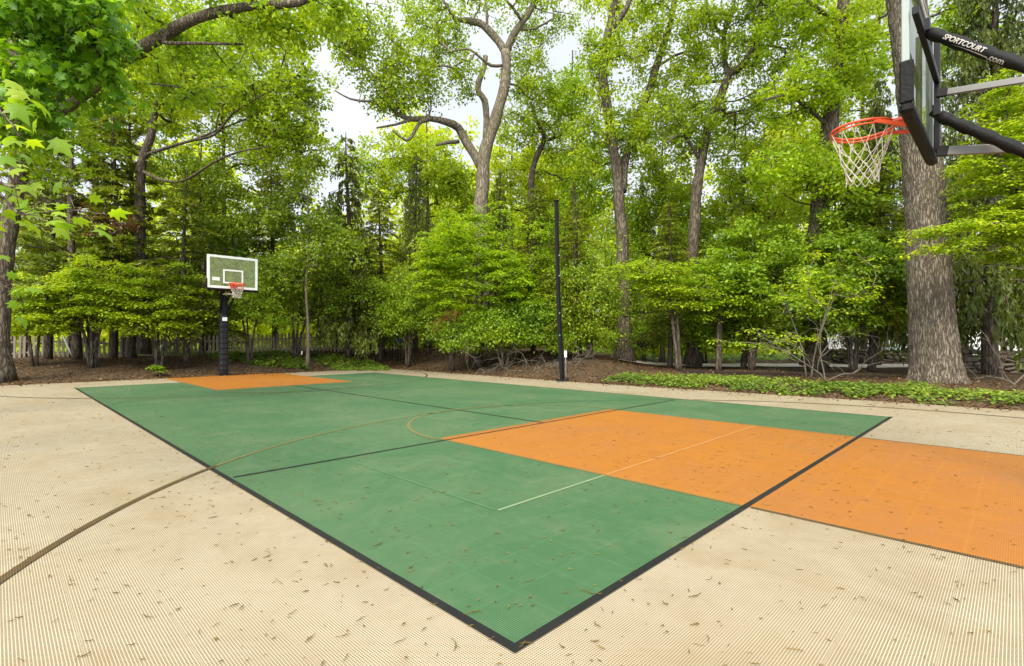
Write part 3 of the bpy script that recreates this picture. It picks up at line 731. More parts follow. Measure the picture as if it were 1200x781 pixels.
def conifer_proto(height, spread, seed, style):
    """(trunk mesh, crown mesh) of an evergreen; style 'hemlock' feathery level sprays, 'spruce' hanging curtains, 'pine' tufted shelves"""
    rng = np.random.default_rng(seed); b = MB()
    k = np.linspace(0, 1, 26); tp = np.stack([.10 * np.sin(k * 5 + seed), .10 * np.cos(k * 4 + seed) - .1, k * height], 1)
    b.tube(tp, (.012 * height + .04) * (1 - k) ** .8 + .012, 9)
    Cs, Ns, Ts, Ss = [], [], [], []
    z = {'hemlock': .20, 'spruce': .13, 'pine': .24}[style] * height
    while z < height * .985:
        f_ = z / height; nb = {'hemlock': 4, 'spruce': 5, 'pine': 4}[style]
        L0 = spread * ((1 - f_) ** .75 * (.55 + .45 * min(1, f_ * 6)) + .06)
        c0 = np.array([np.interp(z, tp[:, 2], tp[:, i]) for i in range(3)])
        a0 = rng.uniform(0, 6.3)
        for j in range(nb):
            a = a0 + j * 2 * math.pi / nb + rng.normal(0, .3); L = L0 * rng.uniform(.55, 1.2)
            if rng.random() < .12: continue
            n = max(4, int(L / .28)); q = np.linspace(0, 1, n)
            rise = {'hemlock': .25, 'spruce': -.05, 'pine': .22}[style]; sag = {'hemlock': .50, 'spruce': .30, 'pine': .10}[style]
            zz = c0[2] + L * (rise * q - sag * q ** 2) + (.16 * L * np.maximum(q - .7, 0) * 2 if style == 'spruce' else 0)
            bend = a + rng.normal(0, .25) * q
            bp = np.stack([c0[0] + L * q * np.cos(bend), c0[1] + L * q * np.sin(bend), zz], 1)
            b.tube(bp, (.010 + .011 * L) * (1 - q) + .005, 4, cap=False)
            hd = np.array((math.cos(a), math.sin(a), 0)); sd_ = np.array((-hd[1], hd[0], 0))
            if style == 'hemlock':
                m = int(L * 95); tt = rng.uniform(.12, 1, m); sg = rng.choice([-1, 1], m); wd = rng.random(m) * (1.02 - tt) * .75 * L ** .7 + .03
                base = np.stack([np.interp(tt, q, bp[:, i]) for i in range(3)], 1)
                C = base + sd_ * (sg * wd)[:, None] + hd * (wd * .5)[:, None]; C[:, 2] -= .35 * wd + rng.random(m) * .09
                T = sd_ * sg[:, None] * .8 + hd + rng.normal(size=(m, 3)) * .35; T[:, 2] -= .45
                N = rng.normal(size=(m, 3)) * .35 + (0, 0, 1); S = rng.uniform(.14, .30, m)
            elif style == 'spruce':
                m = int(L * 105); tt = rng.uniform(.10, 1, m) ** .8; base = np.stack([np.interp(tt, q, bp[:, i]) for i in range(3)], 1)
                hang = rng.random(m) ** 1.2 * (.30 + .75 * rng.random(m)) * min(1, L / 1.6); C = base.copy()
                cl = np.floor(tt * L * 5) ; ph = np.sin(cl * 12.9898 + j * 4 + z) * .5
                C += sd_ * (ph * .38 + rng.normal(0, .025, m))[:, None]; C[:, 2] -= hang
                T = rng.normal(size=(m, 3)) * .28; T[:, 2] -= 1.0; N = rng.normal(size=(m, 3)); N[:, 2] *= .3; S = rng.uniform(.13, .25, m)
            else:
                m = int(L * 230); tuft = rng.uniform(.3, 1, max(4, int(L * 5))); ti = tuft[rng.integers(0, len(tuft), m)]
                base = np.stack([np.interp(ti, q, bp[:, i]) for i in range(3)], 1)
                off = np.sin(ti * 97 + j) * (1.1 - ti) * .55 * L ** .6
                o = norm(rng.normal(size=(m, 3))); o[:, 2] = np.abs(o[:, 2]) * .8
                C = base + sd_ * off[:, None] + o * .05; T = o + hd * .4 + (0, 0, .25); N = rng.normal(size=(m, 3)); S = rng.uniform(.17, .30, m)
            Cs.append(C); Ns.append(N); Ts.append(T); Ss.append(S)
        z += {'hemlock': .34, 'spruce': .42, 'pine': .62}[style] * rng.uniform(.7, 1.3)
    shape = {'hemlock': 'frond', 'spruce': 'frond', 'pine': 'needle'}[style]
    return b.mesh('evergreen_trunk'), leaf_mesh('evergreen_crown', np.vstack(Cs), np.vstack(Ns), np.vstack(Ts), np.concatenate(Ss), shape)
EV = {}
def evergreen(style, name, label, px, d, height, rz, spread=None, group='evergreens round the court', cat='evergreen tree', leafm=None, lean=0):
    if style not in EV:
        base_style = style.split('_')[0]
        hh, sp, sd_ = {'hemlock': (11, 2.7, 3), 'hemlock_b': (9, 2.9, 9), 'spruce': (15, 3.2, 5), 'spruce_b': (11, 2.0, 6), 'pine': (11, 3.4, 8)}[style]
        tm, cm = conifer_proto(hh, sp, sd_, base_style)
        tm.materials.append(M['bark_dark'] if base_style != 'pine' else M['bark']); cm.materials.append(M[base_style + '_leaf']); EV[style] = (hh, tm, cm)
    hh, tm, cm = EV[style]; p = foot(px, d)
    t = thing(name, label, cat, p, rz, group); s = height / hh; t.scale = (s * (spread or 1), s * (spread or 1), s); t.rotation_euler = (lean, 0, rz)
    for nm, me in (('trunk', tm), ('crown', cm)):
        o = bpy.data.objects.new(nm, me); COL.objects.link(o); o.parent = t
    return t

rg = np.random.default_rng(11)
def vs(*a): return np.vstack(a)

# ------------------------------------------------------------------ the big oak at the right
def big_oak():
    d = 13.6; base = foot(1100, d); t = thing('oak_tree', 'massive oak trunk with deep grey bark right behind the near hoop', 'tree', base)
    top = P(1026, -260, d) - base; n = 150; k = np.linspace(0, 1, n); S = 96
    H = top[2]
    z = k * H; zz_ = [(P(1, q, d)[2] - base[2]) for q in (460, 260, 130, 0, -260)]
    x = np.interp(z, zz_, [P(q, 0, d)[0] - base[0] for q in (1100, 1089, 1074, 1058, 1026)]); b = MB(); ring = []
    an = np.arange(S) / S * 2 * math.pi; r2 = np.random.default_rng(4)
    table = r2.random((64, 64))
    def vn(u, v):
        u0 = np.floor(u).astype(int); v0 = np.floor(v).astype(int); fu = u - u0; fv = v - v0; fu = fu * fu * (3 - 2 * fu); fv = fv * fv * (3 - 2 * fv)
        g = lambda i, j: table[i % 64, j % 64]
        return (g(u0, v0) * (1 - fu) + g(u0 + 1, v0) * fu) * (1 - fv) + (g(u0, v0 + 1) * (1 - fu) + g(u0 + 1, v0 + 1) * fu) * fv
    AN, ZZ = np.meshgrid(an, z); 
    r = np.interp(z, [0, .25, .7, 2, 6, H], [.62, .575, .55, .50, .43, .40])[:, None] * np.ones((1, S))
    r = r * (1 + .05 * np.sin(AN * 3 + ZZ * .4) * np.exp(-ZZ / 3) + .20 * np.exp(-ZZ / .25) * np.maximum(np.sin(AN * 5 + 1 + .6 * np.sin(AN * 2)), -.1))
    AW = AN / (2 * math.pi) * 32 + .8 * vn(ZZ * 2.5, AN * 3)
    ridge = np.abs(vn(AW, ZZ * 2.6) - .5) * 2
    r = r + .030 * (ridge ** .6 - .5) + .02 * (vn(AN / (2 * math.pi) * 64, ZZ * 9) - .5)
    V = np.stack([x[:, None] + r * np.cos(AN), .10 * np.sin(ZZ * .5) + r * np.sin(AN), ZZ], -1).reshape(-1, 3)
    b.add(V, [[i * S + j, i * S + (j + 1) % S, i * S + S + (j + 1) % S, i * S + S + j] for i in range(n - 1) for j in range(S)], True)
    b.build('trunk', M['bark_big'], t)
    # crown far above the frame and a high limb, so that the tree is whole
    b = MB(); c = []
    for a, L in ((.4, 5), (1.7, 4.5), (2.9, 5), (4.2, 4.6), (5.4, 5)):
        p = smooth_path([(*(top * (.93, .93, .93)), .2), (top[0] + math.cos(a) * L * .5, math.sin(a) * L * .5, H + 1.6, .13), (top[0] + math.cos(a) * L, math.sin(a) * L, H + 2.6, .05)])
        b.tube(p[:, :3], p[:, 3], 8); c.append(p[-1, :3])
    b.build('limb', M['bark_big'], t)
    cl = vs(*[blob(rg, q, (2.4, 2.4, 1.4), 60, seed=i) for i, q in enumerate(c)])
    link('crown', leaf_mesh('oak_crown', *leaves_for(rg, cl, 36, .6, .6, .13), 'rhomb'), M['oak_leaf'], t)
big_oak()

# ------------------------------------------------------------------ feature trees, traced limb by limb at their own distance
KN = 1.3
def centre_oak():
    d = 25.
    L = [pix_limb([(566, 420, 22), (565, 330, 19), (564, 250, 17), (565, 215, 16), (567, 192, 15.5), (572, 165, 14), (582, 135, 13), (591, 105, 12), (593, 80, 11.5), (592, 60, 11)], d),
         pix_limb([(566, 200, 12), (556, 182, 11), (546, 165, 10), (537, 150, 10), (522, 143, 8, 24.4), (503, 139, 7, 24), (482, 140, 6, 23.6), (465, 133, 5, 23.2), (452, 115, 4.2, 23), (447, 98, 3.6, 22.8), (428, 80, 3, 22.5), (405, 58, 2, 22)], d),
         pix_limb([(592, 62, 10), (584, 48, 9), (571, 34, 8.5), (560, 27, 8), (546, 24, 7), (533, 22, 4, 24.5), (524, 8, 3, 24), (512, -12, 2.5, 24)], d),
         pix_limb([(593, 62, 10), (600, 45, 9), (609, 30, 8), (620, 14, 7.5, 25.4), (632, -6, 7, 25.8), (640, -40, 6, 26)], d),
         pix_limb([(569, 180, 9), (570, 150, 8), (568, 118, 7.5), (561, 108, 7), (561, 95, 7), (567, 80, 6), (569, 66, 6)], d),
         pix_limb([(590, 77, 4), (575, 77, 3.4, 24.4), (563, 68, 3, 24), (550, 58, 2.6, 23.6), (536, 59, 2, 23.4), (519, 62, 1.6, 23)], d),
         pix_limb([(537, 166, 5), (525, 167, 4.4, 24.5), (512, 170, 3.4, 24)], d),
         pix_limb([(505, 139, 6, 24), (492, 144, 5, 23.6), (484, 158, 4, 23.4), (476, 165, 3.4, 23.2), (460, 153, 2.6, 23)], d),
         pix_limb([(482, 140, 4, 23.6), (464, 146, 3.2, 23.2), (441, 150, 2, 23)], d),
         pix_limb([(452, 116, 3.6, 23), (432, 119, 3, 22.5), (410, 116, 2.4, 22.2), (392, 106, 1.6, 22)], d),
         pix_limb([(593, 95, 3), (606, 100, 2.6, 25.6), (620, 78, 2.2, 26), (634, 52, 1.8, 26.2)], d),
         pix_limb([(571, 34, 3.5), (570, 10, 3, 25.5), (566, -20, 2.5, 26)], d),
         pix_limb([(612, 26, 3.5), (600, 8, 3, 24.4), (585, -6, 2.4, 24)], d),
         pix_limb([(606, 34, 3.5), (626, 34, 3, 25), (648, 22, 2, 24.6)], d)]
    c = vs(pix_blob(rg, 430, 55, 22.5, 50, 52, 84, seed=1), pix_blob(rg, 492, 88, 23.5, 44, 40, 62, seed=2), pix_blob(rg, 460, 112, 23, 30, 26, 30, seed=3),
           pix_blob(rg, 545, -6, 24.5, 80, 24, 62, seed=4), pix_blob(rg, 640, 10, 26, 36, 40, 52, seed=5), pix_blob(rg, 622, 90, 26, 30, 46, 52, seed=6),
           pix_blob(rg, 548, 88, 24, 26, 22, 14, seed=7), pix_blob(rg, 408, 22, 22, 26, 26, 20, seed=8), pix_blob(rg, 500, 24, 24, 30, 30, 30, seed=9), pix_blob(rg, 412, 48, 22.5, 26, 26, 14, seed=10), pix_blob(rg, 530, 55, 24.5, 30, 36, 26, seed=12))
    tree('oak_tree', 'grey forked oak with crooked limbs open against the sky behind the dogwood', 'tree', foot(566, d), L, c, 'oak_leaf', 21, 'bark_grey', per=30, rad=0.50, flat=.75, size=.125, up=.3, r_tip=.011)
centre_oak()

def edge_oak():
    d = 14.5
    L = [pix_limb([(0, 447, 30), (0, 400, 26), (3, 330, 24), (8, 285, 23), (17, 235, 23), (25, 190, 23), (30, 150, 22), (26, 110, 22), (17, 70, 20), (6, 20, 19), (-10, -60, 17)], d),
         pix_limb([(30, 152, 18), (52, 138, 17, 14.2), (84, 122, 17, 13.8), (115, 97, 17, 13.2), (142, 72, 18, 12.8), (178, 50, 17, 12.4), (214, 28, 15, 12), (262, 13, 12, 11.7), (306, 6, 10, 11.5), (350, 4, 8, 11.3), (400, -20, 6, 11)], d),
         pix_limb([(20, 80, 14), (38, 40, 13, 14), (52, 15, 12, 13.6), (66, -25, 10, 13)], d),
         pix_limb([(200, 35, 6, 12.1), (192, 50, 5, 12), (230, 51, 4.4, 12), (285, 52, 3, 12)], d),
         pix_limb([(150, 66, 5, 12.8), (165, 20, 4, 13), (170, -30, 3, 13.4)], d),
         pix_limb([(262, 13, 5, 11.7), (290, 30, 3.5, 12), (330, 40, 2.5, 12.4)], d)]
    c = vs(pix_blob(rg, 80, 55, 13.5, 110, 70, 105, seed=11, ry=2.2), pix_blob(rg, 190, 70, 13, 90, 45, 60, seed=12, ry=2), pix_blob(rg, 250, -12, 12, 130, 32, 75, seed=13, ry=2),
           pix_blob(rg, 40, 160, 14, 60, 50, 45, seed=14, ry=1.6), pix_blob(rg, 330, 30, 12, 46, 26, 26, seed=15), pix_blob(rg, 385, 12, 11.5, 30, 20, 14, seed=16))
    tree('oak_tree', 'old oak at the left edge with one heavy limb reaching across', 'tree', foot(0, d), L, c, 'young_leaf', 22, 'bark', per=34, rad=0.36, flat=.7, size=.105, up=.35, r_tip=.007, sides=14)
edge_oak()

def spreading_oak():
    d = 20.
    L = [pix_limb([(168, 415, 17), (166, 320, 15), (164, 230, 13), (168, 185, 12), (178, 155, 10), (186, 118, 9), (205, 100, 7), (232, 88, 5), (262, 68, 3)], d),
         pix_limb([(190, 112, 5), (198, 80, 4, 19.5), (200, 62, 3, 19), (214, 45, 2, 18.6)], d), pix_limb([(208, 100, 5), (218, 76, 3.6, 19.6), (232, 62, 2.4, 19)], d),
         pix_limb([(170, 182, 9), (200, 172, 7, 19.6), (228, 164, 6, 19.2), (252, 158, 5.4, 19), (272, 134, 4, 18.6), (300, 116, 3, 18.4), (335, 98, 2, 18)], d),
         pix_limb([(228, 164, 5, 19.2), (262, 150, 4, 19), (300, 135, 3, 19), (345, 120, 2, 19)], d), pix_limb([(166, 200, 9), (188, 211, 7.5, 19.6), (215, 212, 6, 19), (248, 192, 5, 18.4), (280, 178, 4, 18), (318, 172, 2.5, 18)], d),
         pix_limb([(252, 158, 3, 19), (258, 128, 2.4, 18.6), (276, 118, 1.6, 18.4)], d)]
    L = [L[0]] + [[(*q[:3], q[3] * .62) for q in l] for l in L[1:]]
    c = vs(pix_blob(rg, 240, 80, 20, 100, 46, 120, seed=21, ry=3), pix_blob(rg, 310, 120, 19.5, 72, 50, 95, seed=22, ry=2.6), pix_blob(rg, 340, 165, 20, 50, 36, 50, seed=23), pix_blob(rg, 190, 40, 20, 80, 44, 70, seed=24, ry=3),
           pix_blob(rg, 130, 120, 20.5, 60, 50, 50, seed=25), pix_blob(rg, 290, 30, 21, 70, 34, 52, seed=26), pix_blob(rg, 352, 95, 20.5, 30, 40, 36, seed=27))
    tree('oak_tree', 'spreading oak with dark bare limbs under bright leaves, above and behind the far board', 'tree', foot(168, d), L, c, 'oak_leaf', 23, 'bark_dark', per=38, rad=0.45, flat=.6, size=.12, up=.4)
spreading_oak()

def twin_oak():
    d = 22.
    L = [pix_limb([(731, 428, 21), (731, 360, 16), (730, 300, 14.5), (726, 240, 13), (723, 200, 12), (716, 160, 11.5), (711, 125, 11), (707, 85, 11), (710, 50, 10), (718, 15, 8), (728, -40, 7)], d),
         pix_limb([(728, 225, 11), (734, 185, 9, 22.3), (746, 145, 9, 22.6), (760, 108, 9, 22.8), (768, 80, 9, 23), (779, 50, 8, 23), (788, 15, 7, 23), (793, -40, 6, 23)], d),
         pix_limb([(708, 60, 8), (714, 38, 7, 21.8), (730, 18, 6.5, 21.6), (744, -15, 5, 21.4)], d),
         pix_limb([(709, 58, 5), (698, 54, 3, 21.6), (684, 53, 2, 21.4)], d), pix_limb([(768, 80, 3.5, 23), (800, 62, 3, 22.6), (815, 80, 2, 22)], d), pix_limb([(712, 70, 3, 22), (730, 64, 2.4, 21.6), (742, 69, 1.6, 21.4)], d)]
    c = vs(pix_blob(rg, 705, 70, 22, 32, 60, 48, seed=31), pix_blob(rg, 752, 40, 22.6, 40, 54, 58, seed=32), pix_blob(rg, 735, 150, 22, 46, 46, 60, seed=33), pix_blob(rg, 790, 110, 22.6, 34, 46, 44, seed=34), pix_blob(rg, 690, 170, 23, 34, 40, 40, seed=35), pix_blob(rg, 740, -10, 22, 60, 22, 40, seed=36))
    tree('oak_tree', 'tall twin-stemmed oak with mossy upper stems, right of the black post', 'tree', foot(731, d), L, c, 'oak_leaf', 24, 'bark', per=34, rad=0.47, flat=.7, size=.12, up=.35)
twin_oak()

def curved_oak():
    d = 21.
    L = [pix_limb([(812, 428, 18), (812, 360, 15), (812, 290, 14), (815, 245, 13), (819, 205, 12), (825, 170, 11), (834, 138, 11), (846, 108, 10), (854, 88, 9.5), (864, 82, 8), (877, 66, 7, 20.7), (888, 45, 6, 20.4), (891, 20, 5.6, 20.2), (894, -25, 5, 20)], d),
         pix_limb([(853, 90, 7), (848, 62, 6, 21.3), (850, 36, 5.4, 21.5), (859, 12, 4.6, 21.7), (862, -20, 4, 22)], d), pix_limb([(849, 45, 4, 21.4), (836, 28, 4, 21.2), (828, 10, 4, 21), (826, -25, 3.4, 21)], d),
         pix_limb([(832, 30, 3, 21.2), (848, 18, 2.6, 21), (860, 8, 2, 21)], d), pix_limb([(884, 52, 4, 20.5), (902, 54, 3, 20.2), (920, 57, 2, 20)], d), pix_limb([(822, 190, 5), (800, 158, 4, 20.6), (782, 168, 2.6, 20.2)], d),
         pix_limb([(846, 95, 4), (826, 96, 3, 20.8), (806, 90, 2, 20.4)], d)]
    c = vs(pix_blob(rg, 850, 40, 21, 52, 52, 66, seed=41), pix_blob(rg, 900, 60, 20.6, 40, 60, 60, seed=42), pix_blob(rg, 800, 140, 21, 44, 46, 60, seed=43), pix_blob(rg, 870, 150, 21.5, 50, 46, 66, seed=44), pix_blob(rg, 815, 20, 21, 30, 44, 34, seed=45), pix_blob(rg, 905, -5, 20, 50, 26, 36, seed=46))
    tree('oak_tree', 'curving oak whose stem bends and forks between the twin-stemmed oak and near rim', 'tree', foot(812, d), L, c, 'oak_leaf', 25, 'bark', per=34, rad=0.45, flat=.7, size=.115, up=.35)
curved_oak()

def rim_oak():
    d = 18.5
    L = [pix_limb([(955, 430, 30), (955, 360, 26), (956, 290, 24), (963, 220, 23), (970, 165, 22), (976, 120, 20), (982, 80, 18), (986, 40, 16), (990, -10, 15), (996, -70, 12)], d),
         pix_limb([(984, 60, 7), (1000, 40, 5, 18), (1030, 22, 4, 17.6), (1060, 5, 3, 17.2)], d), pix_limb([(972, 150, 6), (945, 125, 5, 18), (920, 112, 4, 17.6), (895, 118, 2.5, 17.4)], d), pix_limb([(986, 30, 6), (955, 8, 5, 18), (930, -10, 4, 17.6)], d)]
    c = vs(pix_blob(rg, 940, 110, 18, 50, 44, 66, seed=51), pix_blob(rg, 1005, 60, 18, 36, 60, 60, seed=52), pix_blob(rg, 940, 20, 18.4, 50, 44, 56, seed=53), pix_blob(rg, 985, 200, 17.6, 55, 40, 56, seed=54), pix_blob(rg, 1090, 20, 18, 50, 50, 44, seed=55), pix_blob(rg, 920, 200, 18, 46, 44, 50, seed=56))
    tree('oak_tree', 'straight dark oak trunk showing behind the near net and rim', 'tree', foot(955, d), L, c, 'young_leaf', 26, 'bark', per=36, rad=0.43, flat=.55, size=.115, up=.45)
rim_oak()

def small_crooked():
    d = 28.
    L = [pix_limb([(622, 330, 8), (622, 230, 7.5), (624, 200, 7), (630, 182, 6.5), (637, 166, 6), (636, 156, 4.6), (628, 140, 3.4), (622, 120, 2.4)], d), pix_limb([(637, 165, 4.6), (655, 160, 3.4), (668, 150, 2.8), (678, 138, 2)], d)]
    c = vs(pix_blob(rg, 650, 130, 28, 44, 44, 62, seed=61), pix_blob(rg, 610, 150, 29, 36, 36, 44, seed=62), pix_blob(rg, 670, 190, 29, 40, 34, 46, seed=63))
    tree('oak_tree', 'thin crooked dark-stemmed tree between the forked oak and the black post', 'tree', foot(622, d), L, c, 'oak_leaf', 27, 'bark_dark', per=30, rad=0.52, flat=.75, size=.13, up=.35)
small_crooked()

KN = 1.45
# plain woodland trees between and behind the traced ones
def wood_tree(label, px, d, top_py, stem_w, crown, leaf, seed, bark='bark_dark', bend=0, **kw):
    r2 = np.random.default_rng(seed); b = foot(px, d); topz = P(px, top_py, d)[2]
    k = np.linspace(0, 1, 6); st = [(b[0] + bend * q ** 2 + r2.normal(0, .035), d + r2.normal(0, .05), b[2] + (topz - b[2]) * q, stem_w / 2 * (1 - .75 * q)) for q in k]
    st[0] = (b[0], d, b[2], stem_w / 2)
    c = vs(*[pix_blob(r2, cx, cy, d + r2.normal(0, .6), rx, rz, n, seed=seed + i) for i, (cx, cy, rx, rz, n) in enumerate(crown)])
    k2 = dict(per=34, rad=0.52, flat=.6, size=.13, up=.4); k2.update(kw)
    tree('woodland_tree', label, 'tree', b, [st], c, leaf, seed, bark, 'woodland trees behind the court', **k2)
wood_tree('leafy tree filling the gap just left of the forked oak, low bright crown', 500, 31, 130, .3, [(500, 190, 56, 36, 80), (440, 205, 40, 34, 56), (540, 230, 40, 40, 50)], 'oak_leaf', 101, size=.15)
wood_tree('leafy tree with a bright crown just right of the forked oak trunk', 600, 33, 160, .3, [(605, 195, 40, 40, 66), (650, 215, 44, 40, 66), (590, 250, 40, 30, 40)], 'far_leaf', 102, size=.16)
wood_tree('tall leafy tree behind the top of the black post', 672, 27, 60, .26, [(668, 110, 30, 40, 44), (690, 215, 40, 46, 66), (650, 270, 34, 36, 44)], 'young_leaf', 103)
wood_tree('bright maple between the twin-stemmed oak and the curving oak', 776, 25, 150, .24, [(776, 215, 44, 50, 90), (750, 262, 40, 36, 56), (806, 262, 40, 40, 60)], 'bright_leaf', 104, bark='bark_pale')
wood_tree('yellow-green maple right of the curving oak stem', 872, 24, 130, .24, [(880, 205, 50, 46, 96), (850, 255, 40, 36, 56), (915, 255, 44, 36, 66)], 'bright_leaf', 105)
wood_tree('bright tree in the gap left of the near rim', 930, 27, 120, .3, [(935, 180, 50, 60, 96), (1010, 190, 50, 60, 80)], 'far_leaf', 106, size=.15)
wood_tree('leafy tree seen between the big oak trunk and the near board arms', 1130, 22, 20, .3, [(1125, 60, 55, 55, 60), (1165, 215, 50, 50, 80), (1090, 215, 40, 50, 50)], 'young_leaf', 107)
wood_tree('tall leafy tree behind the heavy limb at the upper left', 110, 25, -60, .4, [(110, 30, 90, 56, 110), (60, 100, 60, 46, 60), (180, 120, 60, 46, 60)], 'far_leaf', 108, size=.15)
wood_tree('leafy tree left of the far board with sky flecks through its crown', 262, 27, 40, .3, [(270, 130, 66, 56, 100), (330, 190, 56, 46, 76), (230, 210, 56, 46, 66)], 'oak_leaf', 109, size=.14)
wood_tree('slim pale-stemmed tree right of the far board', 360, 20.5, 200, .13, [(345, 250, 46, 36, 70), (385, 285, 38, 36, 56), (330, 320, 34, 26, 40)], 'dark_leaf', 110, bark='bark_pale', rad=0.43, size=.11)
wood_tree('leafy tree behind the far board, mottled stem at its left edge', 236, 21.5, 170, .2, [(236, 210, 46, 30, 52), (262, 265, 40, 36, 52)], 'dark_leaf', 111, bark='bark', rad=0.43, size=.11)
wood_tree('tall leafy tree filling the sky left of the near rim', 1012, 25, -40, .34, [(1010, 30, 50, 56, 70), (1000, 130, 44, 60, 60)], 'oak_leaf', 112)

# evergreens: five shapes, copied
E_ = evergreen
E_('pine', 'white_pine', 'feathery white pine beside the left oak trunk, browning at its lower branches', 88, 19.5, 10.5, .4)
E_('pine', 'white_pine', 'feathery white pine between the left maple bushes and the spreading oak', 150, 21.5, 11, 2.1)
E_('pine', 'white_pine', 'low dense pine left of the far board, behind the maple bushes', 30, 22, 9.5, 3.5)
E_('hemlock_b', 'hemlock_tree', 'hemlock whose thick dark stem stands left of the far hoop pad', 216, 19.2, 7.4, 1.0)
E_('hemlock', 'hemlock_tree', 'hemlock with a dark stem behind the middle maple bush', 136, 19.8, 9.6, 4.4)
E_('hemlock', 'hemlock_tree', 'hemlock behind the leftmost maple bush, dark stem near the oak', 63, 20, 9.3, 5.2)
E_('hemlock', 'hemlock_tree', 'dark hemlock just right of the far board', 318, 24, 9.2, 2.2)
E_('spruce_b', 'spruce_tree', 'slim spruce whose spire stands alone against the sky at left centre', 408, 23.5, 10.3, .3, 1.1)
E_('hemlock_b', 'hemlock_tree', 'olive hemlock behind the fence, under the slim spruce', 392, 25.5, 7.6, 2.9)
E_('hemlock', 'hemlock_tree', 'broad hemlock behind the black metal fence', 446, 24, 8.2, 3.7)
E_('spruce', 'spruce_tree', 'dark drooping spruce left of the forked oak trunk', 486, 27, 10.6, 1.9, .8)
E_('spruce', 'spruce_tree', 'dark drooping spruce tight behind the forked oak trunk', 585, 29, 10.4, 2.6, .8)
E_('hemlock', 'hemlock_tree', 'dark hemlock left of the black post', 628, 22, 7.2, 4.9)
E_('hemlock_b', 'hemlock_tree', 'hemlock close behind the black post', 676, 19.8, 6.3, .5)
E_('spruce_b', 'spruce_tree', 'narrow drooping spruce between the post and the twin-stemmed oak', 240, 24, 9, 2.4)
E_('spruce', 'spruce_tree', 'drooping spruce just right of the twin-stemmed oak', 752, 26, 9.5, .9, .85)
E_('hemlock', 'hemlock_tree', 'hemlock right of the twin-stemmed oak, over the bright low sprays', 786, 20, 6.6, 3.1)
E_('hemlock_b', 'hemlock_tree', 'hemlock between the curving oak and the twiggy sapling', 868, 19.5, 6.4, 1.7)
E_('hemlock', 'hemlock_tree', 'dark hemlock left of the big oak trunk, under the near net', 1020, 17.5, 8.2, 2.3)
E_('spruce', 'spruce_tree', 'tall spruce with hanging curtains of twigs behind the near board arms', 1160, 16.5, 15.5, .2, .95)
E_('spruce', 'spruce_tree', 'spruce with hanging twigs half hidden behind the near rim', 1030, 22, 13, 4.1, .8)

KN = 1.8
# ------------------------------------------------------------------ understorey: layered bushes
def bush(name, label, cat, px, d, blobs, leaf, seed, stems=3, sw=.05, bark='bark_dark', group='understorey shrubs', spread=.5, **kw):
    r2 = np.random.default_rng(seed); b = foot(px, d)
    c = vs(*[pix_blob(r2, cx, cy, d + dd, rx, rz, n, seed=seed + i * 1.7, gap=.18) for i, (cx, cy, dd, rx, rz, n) in enumerate(blobs)])
    if kw.pop('layer', True): c[:, 2] = np.round(c[:, 2] / .42) * .42 + r2.normal(0, .06, len(c)) + .12 * np.sin(c[:, 0] * 2 + c[:, 1])
    cc = c.mean(0); hh = cc[2] - b[2]; L = []
    for i in range(stems):
        a = 2 * math.pi * i / stems + r2.uniform(0, 1); o = np.array((math.cos(a), math.sin(a)))
        e = cc[:2] + o * spread * np.array((np.ptp(c[:, 0]), np.ptp(c[:, 1]))) * .35
        L.append([(b[0] + o[0] * .06, b[1] + o[1] * .06, b[2] - .05, sw), (b[0] + (e[0] - b[0]) * .3, b[1] + (e[1] - b[1]) * .3, b[2] + hh * .45, sw * .8), (e[0], e[1], cc[2] + hh * .25 * r2.uniform(.4, 1.2), sw * .35)])
    k = dict(per=44, rad=.46, flat=.22, size=.085, up=.72, droop=.3, r_tip=.006, sides=6, rise=.15, maxr=sw * .6, flare=False); k.update(kw)
    return tree(name, label, cat, b, L, c, leaf, seed, bark, group, **k)
bush('maple_bush', 'leftmost low maple bush with layered bright leaves, beside the left oak trunk', 'bush', 40, 16.6, [(40, 352, 0, 42, 34, 66), (20, 372, .3, 40, 18, 26)], 'bright_leaf', 201)
bush('maple_bush', 'middle maple bush of layered bright leaves over a dark forked stem', 'bush', 108, 17.2, [(108, 342, 0, 50, 38, 92), (90, 372, -.3, 50, 18, 36), (140, 370, 0, 40, 18, 28)], 'bright_leaf', 202, stems=4, sw=.06)
bush('maple_bush', 'maple bush of layered bright leaves left of the far hoop', 'bush', 186, 17.8, [(186, 342, 0, 46, 38, 86), (205, 372, 0, 40, 18, 28)], 'bright_leaf', 203)
bush('leafy_shrub', 'thin arching shrub just right of the far hoop pole', 'bush', 292, 20.3, [(296, 356, 0, 40, 20, 36), (330, 374, 0, 26, 9, 8), (250, 366, .4, 22, 14, 10)], 'shrub_leaf', 204, layer=False, flat=.5, up=.45, rad=.45, size=.08)
bush('leafy_shrub', 'green shrub against the picket fence under the pale-stemmed tree', 'bush', 345, 22.2, [(340, 330, 0, 50, 36, 70), (390, 335, .6, 36, 34, 46)], 'dark_leaf', 205, sw=.06, layer=False, flat=.5, up=.45, rad=.45, size=.08)
bush('leafy_shrub', 'round yellow-green shrub over the black metal fence', 'bush', 478, 22.4, [(480, 368, 0, 36, 24, 50), (455, 345, .8, 36, 40, 50), (505, 340, 0, 40, 40, 60)], 'shrub_leaf', 206, layer=False, flat=.5, up=.45, rad=.45, size=.08)
bush('dogwood_tree', 'large layered green dogwood under the forked oak, the tallest of the low shrubs', 'bush', 560, 20.4, [(560, 330, 0, 72, 62, 190), (520, 300, .4, 40, 40, 60), (610, 330, -.3, 46, 66, 90), (560, 270, .6, 36, 26, 36)], 'young_leaf', 207, stems=5, sw=.08, size=.095, per=46)
